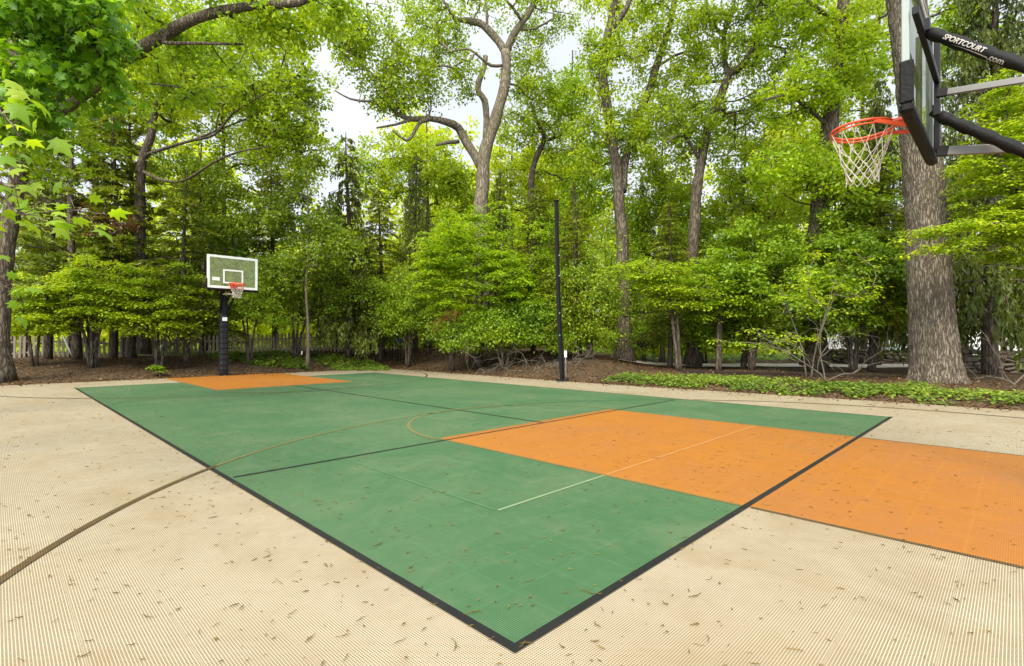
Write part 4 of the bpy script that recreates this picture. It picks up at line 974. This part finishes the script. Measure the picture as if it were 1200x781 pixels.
bush('leafy_shrub', 'mid-green shrub at the foot of the dogwood, above the bare brush', 'bush', 590, 19, [(590, 382, 0, 50, 26, 66), (632, 378, .2, 30, 34, 40), (545, 392, 0, 40, 16, 34)], 'shrub_leaf', 208, layer=False, flat=.5, up=.45, rad=.45, size=.08)
bush('azalea_bush', 'small fading pinkish azalea left of the bare brush', 'bush', 530, 19.8, [(532, 380, 0, 22, 18, 26)], 'pink_leaf', 209, per=34, rad=.28, flat=.5, size=.07, layer=False)
bush('leafy_shrub', 'green shrub between the black post and the twin-stemmed oak', 'bush', 692, 19, [(692, 350, 0, 36, 56, 80), (670, 385, 0, 30, 24, 30)], 'dark_leaf', 210, sw=.06, layer=False, flat=.5, up=.45, rad=.45, size=.08)
bush('maple_sapling', 'bright maple sapling on a dark slim stem, right of the twin-stemmed oak', 'bush', 795, 17.8, [(800, 340, 0, 50, 20, 60), (760, 318, 0, 40, 18, 30)], 'bright_leaf', 211, stems=2, sw=.07, spread=.2)
bush('maple_sapling', 'maple sapling with a dark stem left of the twiggy sapling', 'bush', 841, 18, [(846, 356, 0, 40, 22, 44), (850, 318, .4, 46, 24, 44)], 'young_leaf', 212, stems=2, sw=.07, spread=.2)
bush('viburnum', 'broad dark-green viburnum between the curving oak and the rim oak', 'bush', 880, 18.6, [(880, 330, 0, 60, 56, 130), (920, 385, 0, 46, 26, 50), (850, 385, .3, 40, 26, 40), (905, 290, .6, 60, 36, 70)], 'shrub_leaf', 213, stems=4, sw=.06, layer=False, flat=.4, up=.5, rad=.42, size=.10)
bush('viburnum', 'broad viburnum under the near net, in front of the white house', 'bush', 1000, 17, [(1000, 310, 0, 56, 46, 120), (970, 350, -.5, 46, 36, 66), (1040, 350, .5, 36, 36, 40), (1000, 260, .8, 50, 30, 46)], 'shrub_leaf', 214, stems=4, sw=.06, layer=False, flat=.4, up=.5, rad=.42, size=.10)
bush('twiggy_sapling', 'thin grey sapling with sparse yellow-green leaves in front of the viburnums', 'bush', 948, 14.6, [(905, 395, 0, 60, 14, 12), (985, 330, .3, 40, 40, 12), (940, 340, 0, 20, 50, 14)], 'bright_leaf', 215, stems=3, sw=.020, bark='twig', per=20, rad=.34, spread=.7, layer=False)
bush('maple_tree', 'bright yellow-green maple reaching in front of the big oak from the right edge', 'tree', 1330, 11.8, [(1186, 190, .6, 50, 60, 110), (1112, 276, 0, 50, 11, 22), (1205, 265, .3, 56, 50, 90), (1180, 130, 1.4, 40, 40, 40)], 'bright_leaf', 216, stems=4, sw=.10, per=40, rad=.36, size=.075)
bush('leafy_shrub', 'dark shrub over the stone wall at the right edge', 'bush', 1185, 17.5, [(1180, 355, 0, 40, 50, 80), (1150, 320, .4, 36, 40, 50)], 'dark_leaf', 217, layer=False, flat=.5, up=.45, rad=.45, size=.08)
bush('leafy_shrub', 'green shrub behind the foot of the twin-stemmed oak', 'bush', 755, 23, [(752, 370, 0, 46, 46, 80), (720, 310, 0, 40, 50, 66)], 'shrub_leaf', 218, layer=False, flat=.5, up=.45, rad=.45, size=.08)
bush('leafy_shrub', 'green shrub behind the two maple saplings', 'bush', 826, 24, [(826, 370, 0, 60, 46, 110), (815, 300, .5, 50, 46, 80)], 'shrub_leaf', 219, size=.10, layer=False, flat=.5, up=.45, rad=.45)
bush('leafy_shrub', 'tall shrub in the shade behind the maple bushes at the left', 'bush', 85, 23.5, [(60, 300, 0, 60, 50, 80), (130, 310, 0, 60, 50, 80)], 'dark_leaf', 220, size=.10, layer=False, flat=.5, up=.45, rad=.45)
bush('leafy_shrub', 'dim shrub behind the left hemlock and far board', 'bush', 250, 25, [(240, 330, 0, 60, 60, 90), (290, 300, 0, 50, 60, 80)], 'dark_leaf', 221, size=.10, layer=False, flat=.5, up=.45, rad=.45)

bush('low_plant', 'small low green plant alone on the mulch left of the far hoop', 'plant', 190, 16.9, [(190, 430, 0, 10, 4, 10)], 'shrub_leaf', 230, stems=2, sw=.01, per=24, rad=.16, layer=False, size=.06)

# bare brush below the dogwood
def brush():
    r2 = np.random.default_rng(31); b0 = foot(618, 18.4); t = thing('bare_brush', 'tangle of bare grey twigs at the edge of the mulch under the green shrub', 'brush', b0)
    b = MB()
    def grow(p, d, L, r, lv):
        n = 5; pts = [p]
        for i in range(n):
            d = norm(d + r2.normal(size=3) * .30 + np.array((0, 0, -.05))); pts.append(pts[-1] + d * L / n)
        b.tube(pts, np.linspace(r, r * .4, n + 1), 4, cap=False)
        if lv:
            for k in range(4): 
                q = pts[r2.integers(1, n + 1)]; grow(q, norm(d + r2.normal(size=3) * .8), L * r2.uniform(.4, .7), r * .55, lv - 1)
    for k in range(22):
        x = r2.uniform(-2.0, 2.0); y = r2.uniform(-.7, .9); z = gz(b0[0] + x, b0[1] + y) - b0[2]
        a = r2.uniform(0, 6.3); grow(np.array((x, y, z)), norm(np.array((math.cos(a), math.sin(a) * .6 - .3, r2.uniform(.25, 1.1)))), r2.uniform(.6, 1.3), .014, 2)
    b.build('twigs', M['twig'], t)
brush()
def fallen(label, px, d, seed, n, sx):
    r2 = np.random.default_rng(seed); b0 = foot(px, d); t = thing('bare_branch', label, 'branch', b0); b = MB()
    def grow(p, dr, L, r, lv):
        pts = [p]
        for i in range(6): dr = norm(dr + r2.normal(size=3) * .22); pts.append(pts[-1] + dr * L / 6)
        b.tube(pts, np.linspace(r, r * .35, 7), 5, cap=False)
        if lv:
            for k in range(3): grow(pts[r2.integers(2, 7)], norm(dr + r2.normal(size=3) * .7), L * .5, r * .5, lv - 1)
    for k in range(n): grow(np.array((r2.uniform(-.1, .1), 0, 0)), norm(np.array((sx * r2.uniform(.5, 1.2) * (1 if k % 2 else -1), r2.uniform(-.3, .1), r2.uniform(.25, 1.2)))), r2.uniform(1.2, 2.4), .02, 2)
    b.build('twigs', M['twig'], t)
fallen('curling bare grey branches at the foot of the twiggy sapling', 965, 14, 41, 5, 1)
fallen('bare grey branches leaning across the right side of the big oak', 1190, 12.6, 42, 3, 1)

# near maple: trunk beyond the left edge, two sprays of large leaves hang into view
def near_maple():
    b0 = np.array((-6.4, 3.9, -.02)); t = thing('maple_tree', 'maple at the near left edge, its large bright leaves hanging into view', 'tree', b0); b = MB()
    tr = smooth_path([(0, 0, 0, .16), (.05, 0, 2, .14), (-.05, .1, 5, .11), (.1, 0, 8, .05)]); b.tube(tr[:, :3], tr[:, 3], 12)
    r2 = np.random.default_rng(51); C, N, T, S = [], [], [], []
    def spray(pts, d, n, sz, rad):
        ctrl = [(*(P(q[0], q[1], q[2]) - b0), q[3]) for q in pts]; q = smooth_path(ctrl, .12); b.tube(q[:, :3], q[:, 3], 6)
        for i in range(n):
            j = r2.integers(len(q) // 4, len(q)); p = q[j, :3] + r2.normal(size=3) * np.array((rad, rad, rad * .75))
            out = norm(p - q[j, :3]); b.tube([q[j, :3], (q[j, :3] + p) / 2 + (0, 0, .03), p], [.003, .0022, .0016], 4, cap=False)
            C.append(p); T.append(out * .6 + np.array((.45, 0, -.5)) + r2.normal(size=3) * .4); N.append(np.array((.15, -.25, .75)) + r2.normal(size=3) * .45); S.append(sz * r2.uniform(.7, 1.25))
    st = np.array(b0)
    spray([(-330, 120, 3.6, .05), (-160, 90, 3.3, .03), (-60, 105, 3.0, .016), (0, 130, 2.8, .009), (22, 160, 2.75, .004)], 0, 54, .105, .13)
    spray([(-330, 150, 3.6, .04), (-140, 170, 3.3, .02), (-40, 200, 3.1, .012), (20, 222, 3.0, .008), (60, 238, 3.0, .005), (88, 246, 3.0, .003)], 0, 84, .098, .13)
    spray([(-140, 170, 3.3, .018), (-60, 220, 3.0, .010), (0, 236, 2.85, .006), (24, 252, 2.8, .003)], 0, 46, .105, .13)
    spray([(-200, 200, 3.5, .03), (-80, 280, 3.4, .015), (-20, 320, 3.3, .008), (6, 336, 3.2, .004)], 0, 30, .092, .14)
    b.build('trunk', M['bark'], t)
    link('crown', leaf_mesh('maple_crown', np.array(C), np.array(N), np.array(T), np.array(S), 'maple'), M['maple_leaf'], t)
near_maple()
def upper_maple():
    b0 = np.array((-9.6, 6.8, -.02)); t = thing('maple_tree', 'maple with deep green lobed leaves across the top left corner', 'tree', b0); b = MB()
    tr = smooth_path([(0, 0, 0, .2), (.1, 0, 3, .17), (0, .1, 6, .13), (.1, 0, 10, .05)]); b.tube(tr[:, :3], tr[:, 3], 12)
    r2 = np.random.default_rng(52); LM = [np.hstack([tr[:, :3], tr[:, 3:]])]
    for pts in ([(-240, 60, 7, .09), (-120, 20, 7.2, .06), (-20, 35, 7.4, .04), (60, 50, 7.5, .02), (130, 60, 7.6, .008)], [(-240, 140, 7, .07), (-100, 110, 7.2, .045), (0, 105, 7.4, .03), (60, 130, 7.6, .01)], [(-230, 20, 7, .07), (-60, -30, 7.4, .05), (60, -20, 7.6, .03), (170, -10, 7.8, .01)]):
        q = smooth_path([(*(P(a[0], a[1], a[2]) - b0), a[3]) for a in pts], .25); b.tube(q[:, :3], q[:, 3], 7); LM.append(q)
    c = vs(pix_blob(r2, 50, 30, 7.5, 110, 40, 62, seed=3), pix_blob(r2, 20, 115, 7.5, 70, 46, 40, seed=5), pix_blob(r2, 100, 90, 7.8, 36, 30, 10, seed=6)) - b0
    colonise(b, r2, LM, c, .005, wob=.1); b.build('trunk', M['bark'], t)
    link('crown', leaf_mesh('maple_crown', *leaves_for(r2, c, 15, .30, .7, .135, .45, 'maple', .4), 'maple'), M['deep_leaf'], t)
upper_maple()

# dead brown boughs on the pine
def brown_bough():
    r2 = np.random.default_rng(61); b0 = P(132, 262, 18.2); t = thing('dead_bough', 'dead rust-brown bough hanging in the pine left of the far board', 'branch', b0); b = MB()
    q = smooth_path([(-.6, 1.0, .25, .03), (0, .3, .1, .02), (.5, -.2, -.12, .008)], .15); b.tube(q[:, :3], q[:, 3], 5)
    c = blob(r2, (0, .1, 0), (1.1, .7, .55), 13)
    b.build('branch', M['bark_dark'], t); link('needles', leaf_mesh('bough_needles', *leaves_for(r2, c, 12, .32, .5, .13, .4, 'frond', .4), 'frond'), M['brown_leaf'], t)
brown_bough()

KN = 1.9
# ------------------------------------------------------------------ far woods: one mass behind everything
def far_woods():
    r2 = np.random.default_rng(71); cl = []; b = MB()
    for i in range(74):
        d = r2.uniform(36, 62); px = r2.uniform(-260, 1460); x = (px - 600) / F * d
        H = r2.uniform(11, 20) * (1 if not 330 < px < 480 else .62); z0 = gz(x, d)
        b.tube([(x, d, z0 - .1), (x + r2.normal(0, .3), d, z0 + H * .5), (x + r2.normal(0, .6), d, z0 + H * .9)], [.24, .17, .05], 6)
        cl.append(blob(r2, (x, d, z0 + H * .55), (3.4, 3.0, H * .45), 74, seed=i))
        cl.append(blob(r2, (x + r2.normal(0, 2), d - 2, z0 + 1.5), (2.6, 2, 1.5), 22, seed=i))
    for i in range(300):
        d = r2.uniform(31, 66); px = r2.uniform(-400, 1600)
        if d < 42 and 930 < px < 1230: d = r2.uniform(44, 66)
        x = (px - 600) / F * d
        cl.append(blob(r2, (x, d, gz(x, d) + 1.4), (3.2, 2, 2.2), 34, seed=i))
    cl = np.vstack(cl)
    me = leaf_mesh('far_leaves', *leaves_for(r2, cl, 20, .85, .65, .30, .4), 'rhomb')
    o = link('far_woods', me, M['far_leaf']); setp(o, 'bright mass of woodland closing the view far behind the court trees', 'woods', kind='stuff')
    tr = b.build('tree_trunks', M['bark_dark'], o); tr['kind'] = 'stuff'
far_woods()

# ------------------------------------------------------------------ ground cover and leaf litter (nobody could count them)
def cover(name, label, poly_fn, n, size, mat, seed, zoff, lift):
    r2 = np.random.default_rng(seed); x, y = poly_fn(r2, n)
    dens = np.sin(x * 1.1 + seed) * np.sin(y * 1.3) + .6 * np.sin(x * 3.1 + y * 2.3) + r2.random(len(x)) * 1.6 > .62; x = x[dens]; y = y[dens]
    k = 7; z = ground_z(x, y); h_ = zoff * r2.uniform(.4, 1.2, len(x))
    C = np.repeat(np.stack([x, y, z + h_], 1), k, 0); a = r2.uniform(0, 6.3, len(C)); T = np.stack([np.cos(a), np.sin(a), r2.normal(.15, .25, len(C))], 1)
    C += r2.normal(size=C.shape) * np.array((.05, .05, .03)); N = np.stack([r2.normal(0, .35, len(C)), r2.normal(-.15, .35, len(C)), np.ones(len(C))], 1)
    setp(link(name, leaf_mesh(name, C, N, T, size * r2.uniform(.6, 1.3, len(C)), 'wide'), mat), label, 'ground cover', kind='stuff')
def strip_right(r2, n):
    u = r2.uniform(-5, 7.2, n); t = .38 + r2.random(n) ** 1.1 * 2.3; edge = .4 * np.sin(u * 2.1) + .35 * np.sin(u * 5.3) + .2 * np.sin(u * 11)
    t = t + edge * .6; v = vmax(u) + t; p = A0[None] + u[:, None] * UX + v[:, None] * VX
    k = np.hypot(p[:, 0] - foot(1100, 13.6)[0], p[:, 1] - 13.6) > .75
    return p[k, 0], p[k, 1]
cover('ground_cover', 'low bright green ground cover along the right edge of the court', strip_right, 3300, .072, M['cover_leaf'], 81, .075, 0)
def strip_left(r2, n):
    px = r2.uniform(205, 455, n); d = r2.uniform(20.2, 23.2, n); d = np.where(px < 250, d + 1.2, d); x = (px - 600) / F * d; return x, d
cover('ground_cover', 'leafy green ground cover in front of the picket fence behind the far hoop', strip_left, 2600, .10, M['cover_leaf'], 82, .10, 0)
def strip_back(r2, n):
    px = r2.uniform(-60, 330, n); d = r2.uniform(24, 29, n); x = (px - 600) / F * d; return x, d
cover('ground_cover', 'bright grassy growth beyond the picket fence on the left', strip_back, 1500, .16, M['bright_leaf'], 83, .25, 0)
def strip_far(r2, n):
    px = r2.uniform(640, 1250, n); d = r2.uniform(25.5, 33, n); x = (px - 600) / F * d; return x, d
cover('ground_cover', 'dim green growth beyond the driveway on the right', strip_far, 1500, .16, M['shrub_leaf'], 84, .2, 0)
def litter():
    r2 = np.random.default_rng(91); n = 52000
    u = r2.uniform(-6, 24, n); side = r2.random(n) < .55
    t = r2.random(n) ** 1.4 * 7
    U_ = np.where(side, u, UMAX + t); V_ = np.where(side, vmax(u) + t, r2.uniform(-10, 16, n))
    spill = r2.random(n) < .045; dr_ = r2.exponential(.22, n); V_ = np.where(side & spill, vmax(u) - dr_, V_); U_ = np.where(~side & spill, UMAX - dr_, U_)
    k = (U_ > UMAX + .02) | (V_ > vmax(U_) + .02) | spill; U_ = U_[k]; V_ = V_[k]
    p = A0[None] + U_[:, None] * UX + V_[:, None] * VX; k = p[:, 1] > 3; p = p[k]; n = len(p)
    C = np.stack([p[:, 0], p[:, 1], np.maximum(ground_z(p[:, 0], p[:, 1]) + .005 + r2.random(n) * .035, .008)], 1); N = r2.normal(size=(n, 3)) * .5 + (0, 0, 1)
    setp(link('leaf_litter', leaf_mesh('leaf_litter', C, N, r2.normal(size=(n, 3)), r2.uniform(.03, .085, n), 'rhomb'), M['litter']), 'brown leaf litter and bark mulch over the beds round the court', 'leaf litter', kind='stuff')
litter()

# ------------------------------------------------------------------ driveway, fences, wall, house
def driveway():
    b = MB(); xs = np.linspace(4.5, 34, 40); V = []
    for x in xs:
        for y in (21.6 - .10 * x, 24.4 - .10 * x): V.append((x, y, gz(x, y) + .03))
    b.add(V, [[2 * i, 2 * i + 2, 2 * i + 3, 2 * i + 1] for i in range(39)]); setp(b.build('driveway', M['drive']), kind='structure')
driveway()
def fence(name, label, p0, p1, hgt, wd, gap, mat, post_n, pointed, seed):
    r2 = np.random.default_rng(seed); a = np.array(p0); e = np.array(p1); L = np.linalg.norm(e - a); dr = (e - a) / L; ang = math.atan2(dr[1], dr[0])
    t = thing(name, label, 'fence', (a[0], a[1], gz(*a)), 0); z0 = gz(*a); b = MB(); s = 0; rot = np.array(Matrix.Rotation(ang, 3, 'Z'))
    def at(s): q = a + dr * s; return np.array((q[0] - a[0], q[1] - a[1], gz(*q) - z0))
    while s < L:
        if r2.random() > .05:
            p = at(s); h = hgt * r2.uniform(.93, 1.04); lean = r2.normal(0, .02)
            if pointed:
                hw = wd / 2; V = []
                for yy in (-.011, .011): V += [(-hw, yy, .04), (hw, yy, .04), (hw + lean, yy, h - .07), (lean, yy, h), (-hw + lean, yy, h - .07)]
                b.add(np.array(V) @ rot.T + p, [[0, 1, 2, 3, 4], [9, 8, 7, 6, 5]] + [[i, 5 + i, 5 + (i + 1) % 5, (i + 1) % 5] for i in range(5)])
            else: b.tube([p + (0, 0, .04), p + (0, 0, h)], wd / 2, 5)
        s += wd + gap * r2.uniform(.8, 1.2)
    b.build('pickets', mat, t); nseg = 12; off = rot @ np.array((0, .032, 0))
    for zz in (.22, .72):
        b = MB()
        for i in range(nseg): b.bar(at(L * i / nseg) + (0, 0, hgt * zz) + off, at(L * (i + 1) / nseg) + (0, 0, hgt * zz) + off, .035 if pointed else .02, .07 if pointed else .025)
        b.build('rail', mat, t)
    for i in range(post_n):
        b = MB(); p = at(L * i / (post_n - 1)) + rot @ np.array((0, .10, 0)); b.box(p + (0, 0, hgt * .5), (.09 if pointed else .05, .09 if pointed else .05, hgt * 1.02), rot, bev=.008); b.build('post', mat, t)
def gxy(px, d): return ((px - 600) / F * d, d)
fence('picket_fence', 'weathered grey wooden picket fence on the bank behind the far hoop', gxy(-60, 20.8), gxy(432, 24.6), .95, .085, .085, M['fence_wood'], 9, True, 5)
fence('metal_fence', 'thin black metal picket fence on the mound left of the dogwood', gxy(434, 24.7), gxy(540, 24.4), .98, .026, .11, M['black_metal'], 4, False, 6)
def bits():
    t = thing('red_bucket', 'small red bucket hanging among leaves over the black metal fence', 'bucket', P(456, 381, 24.9)); b = MB()
    k = np.linspace(0, 1, 6); b.tube(np.stack([0 * k, 0 * k, -.14 + .24 * k], 1), .13 + .035 * k, 16); b.build('bucket', M['red_plastic'], t)
    b = MB(); a = np.linspace(0, math.pi, 12); b.tube(np.stack([.165 * np.cos(a), 0 * a, .10 + .16 * np.sin(a)], 1), .008, 5); b.build('handle', M['black_metal'], t)
    bz = gz(*gxy(469, 28)); t = thing('garden_chair', 'blue garden chair glimpsed behind the black metal fence', 'chair', (*gxy(469, 28), bz)); 
    b = MB(); b.box((0, 0, .45), (.5, .5, .05), bev=.015); b.build('seat', M['blue_plastic'], t)
    b = MB(); b.bar((0, .23, .45), (0, .36, .98), .5, .04, bev=.01, up=(0, 1, .1)); b.build('backrest', M['blue_plastic'], t)
    for sx in (-1, 1):
        for sy in (-1, 1): b = MB(); b.bar((sx * .22, sy * .2, .43), (sx * .25, sy * .25, 0), .05, .05, up=(0, 1, 0)); b.build('leg', M['white_paint'], t)
    x, y = gxy(352, 20.6); t = thing('garden_stake', 'small black garden stake with a pale tip right of the far hoop', 'stake', (x, y, gz(x, y)))
    b = MB(); b.tube([(0, 0, -.05), (-.02, 0, .35), (.05, 0, .52)], .02, 6); b.build('stake', M['black_metal'], t)
    b = MB(); b.tube([(.045, 0, .52), (.075, 0, .66)], [.035, .02], 8); b.build('tip', M['label_white'], t)
    for lab, px0, py0, px1, py1, d in (('white pole leaning left behind the leftmost maple bush', 74, 394, 84, 416, 21.4), ('white pole leaning right behind the maple bush by the far hoop', 184, 415, 191, 404, 21.6)):
        a = P(px0, py0, d); e = P(px1, py1, d); t = thing('leaning_pole', lab, 'pole', a); b = MB(); dv = (e - a); lo = e if e[2] < a[2] else a; hi = a if lo is e else e
        dv = hi - lo; low = lo - dv * max(0, (lo[2] - gz(lo[0], lo[1])) / max(dv[2], .1)); b.tube([low - a, hi - a], .035, 8); b.build('pole', M['white_paint'], t)
bits()
def stone_wall(label, px0, d0, px1, d1, h, seed):
    r2 = np.random.default_rng(seed); a = np.array(gxy(px0, d0)); e = np.array(gxy(px1, d1)); L = np.linalg.norm(e - a); ang = math.atan2(*(e - a)[::-1]); z0 = gz(*a)
    t = thing('stone_wall', label, 'wall', (a[0], a[1], z0), ang); b = MB(); z = -.1; row = 0
    while z < h:
        s = r2.uniform(-.2, 0); hh = r2.uniform(.11, .19)
        while s < L:
            w_ = r2.uniform(.13, .52); q = a + (e - a) * min(1, max(0, s / L)); rot = np.array(Matrix.Rotation(r2.normal(0, .16), 3, 'Y') @ Matrix.Rotation(r2.normal(0, .22), 3, 'Z'))
            b.box((s + w_ / 2, r2.normal(0, .03), z + hh / 2 + gz(*q) - z0), (w_ * .97, .42 * r2.uniform(.8, 1.1), hh * r2.uniform(.6, 1.25)), rot, bev=.045); s += w_
        z += hh * .97
    b.build('stones', M['stone'], t)
stone_wall('low dry stone wall right of the big oak trunk', 1128, 17.6, 1330, 17.0, .62, 7)
stone_wall('low shaded stone wall left of the big oak trunk, below the white house', 965, 24.5, 1080, 24, .62, 8)
def house():
    x0, y0 = gxy(968, 34); t = thing('white_house', 'white clapboard house glimpsed through the trees left of the big oak', 'house', (x0, y0, 0)); b = MB(); Wd = 11.5
    V = []; n = 18
    for i in range(n): V += [(0, -.035, .1 + i * .17), (Wd, -.035, .1 + i * .17), (Wd, 0, .1 + (i + 1) * .17), (0, 0, .1 + (i + 1) * .17)]
    b.add(V, [[4 * i, 4 * i + 1, 4 * i + 2, 4 * i + 3] for i in range(n)] + [[4 * i + 3, 4 * i + 2, 4 * i + 5, 4 * i + 4] for i in range(n - 1)])
    b.box((Wd / 2, 3.02, 1.6), (Wd, 6, 3.06)); b.build('wall', M['siding'], t)
    b = MB(); b.add([(-.4, -.5, 3.1), (Wd + .4, -.5, 3.1), (Wd + .4, 3, 5.2), (-.4, 3, 5.2), (-.4, 6.5, 3.1), (Wd + .4, 6.5, 3.1)], [[0, 1, 2, 3], [3, 2, 5, 4], [0, 3, 4], [1, 5, 2], [0, 4, 5, 1]]); b.build('roof', M['roof_grey'], t)
    for x, w_ in ((0, .12), (2.9, .14), (5.0, .14), (Wd, .12)): b = MB(); b.box((x, -.05, 1.6), (w_, .05, 3.1)); b.build('trim_board', M['white_paint'], t)
    b = MB(); b.box((4.0, -.06, 1.35), (1.9, .06, 2.1), bev=.01); b.build('door', M['siding_blue'], t)
    for x in (1.4, 7.6): 
        b = MB(); b.box((x, -.07, 1.9), (1.0, .06, 1.3), bev=.01); wf = b.build('window', M['white_paint'], t)
        b = MB(); b.box((x, -.105, 1.9), (.84, .012, 1.14)); b.build('pane', M['blue_pad'], wf)
house()
def gateposts():
    for lab, px, py, h, d, wd in (('white post between the big oak trunk and the dark spruce stem', 1136, 362, 0, 26, .34), ('white post at the right edge beyond the stone wall', 1188, 388, 0, 24, .42)):
        x, y = gxy(px, d); z0 = gz(x, y); h = EYE + (398.5 - py) / F * d - z0; t = thing('white_post', lab, 'post', (x, y, z0))
        b = MB(); b.box((0, 0, h / 2), (wd, wd, h), bev=.02); b.build('post', M['white_paint'], t); b = MB(); b.box((0, 0, h + .03), (wd + .1, wd + .1, .06), bev=.02); b.build('cap', M['white_paint'], t)
gateposts()
def timber_edge():
    t = thing('timber_edging', 'timber darkened into a shadowy line along the bed behind the ground cover, left of the big oak', 'edging', (*gxy(960, 15.2), gz(*gxy(960, 15.2)))); x0, y0 = gxy(960, 15.2); z0 = gz(x0, y0); b = MB()
    p = [gxy(800, 17.1), gxy(880, 16.1), gxy(960, 15.3), gxy(1040, 14.6)]
    for a, e in zip(p[:-1], p[1:]): b.bar((a[0] - x0, a[1] - y0, gz(*a) - z0 + .02), (e[0] - x0, e[1] - y0, gz(*e) - z0 + .02), .14, .15, bev=.02)
    b.build('timber', M['timber'], t)
timber_edge()
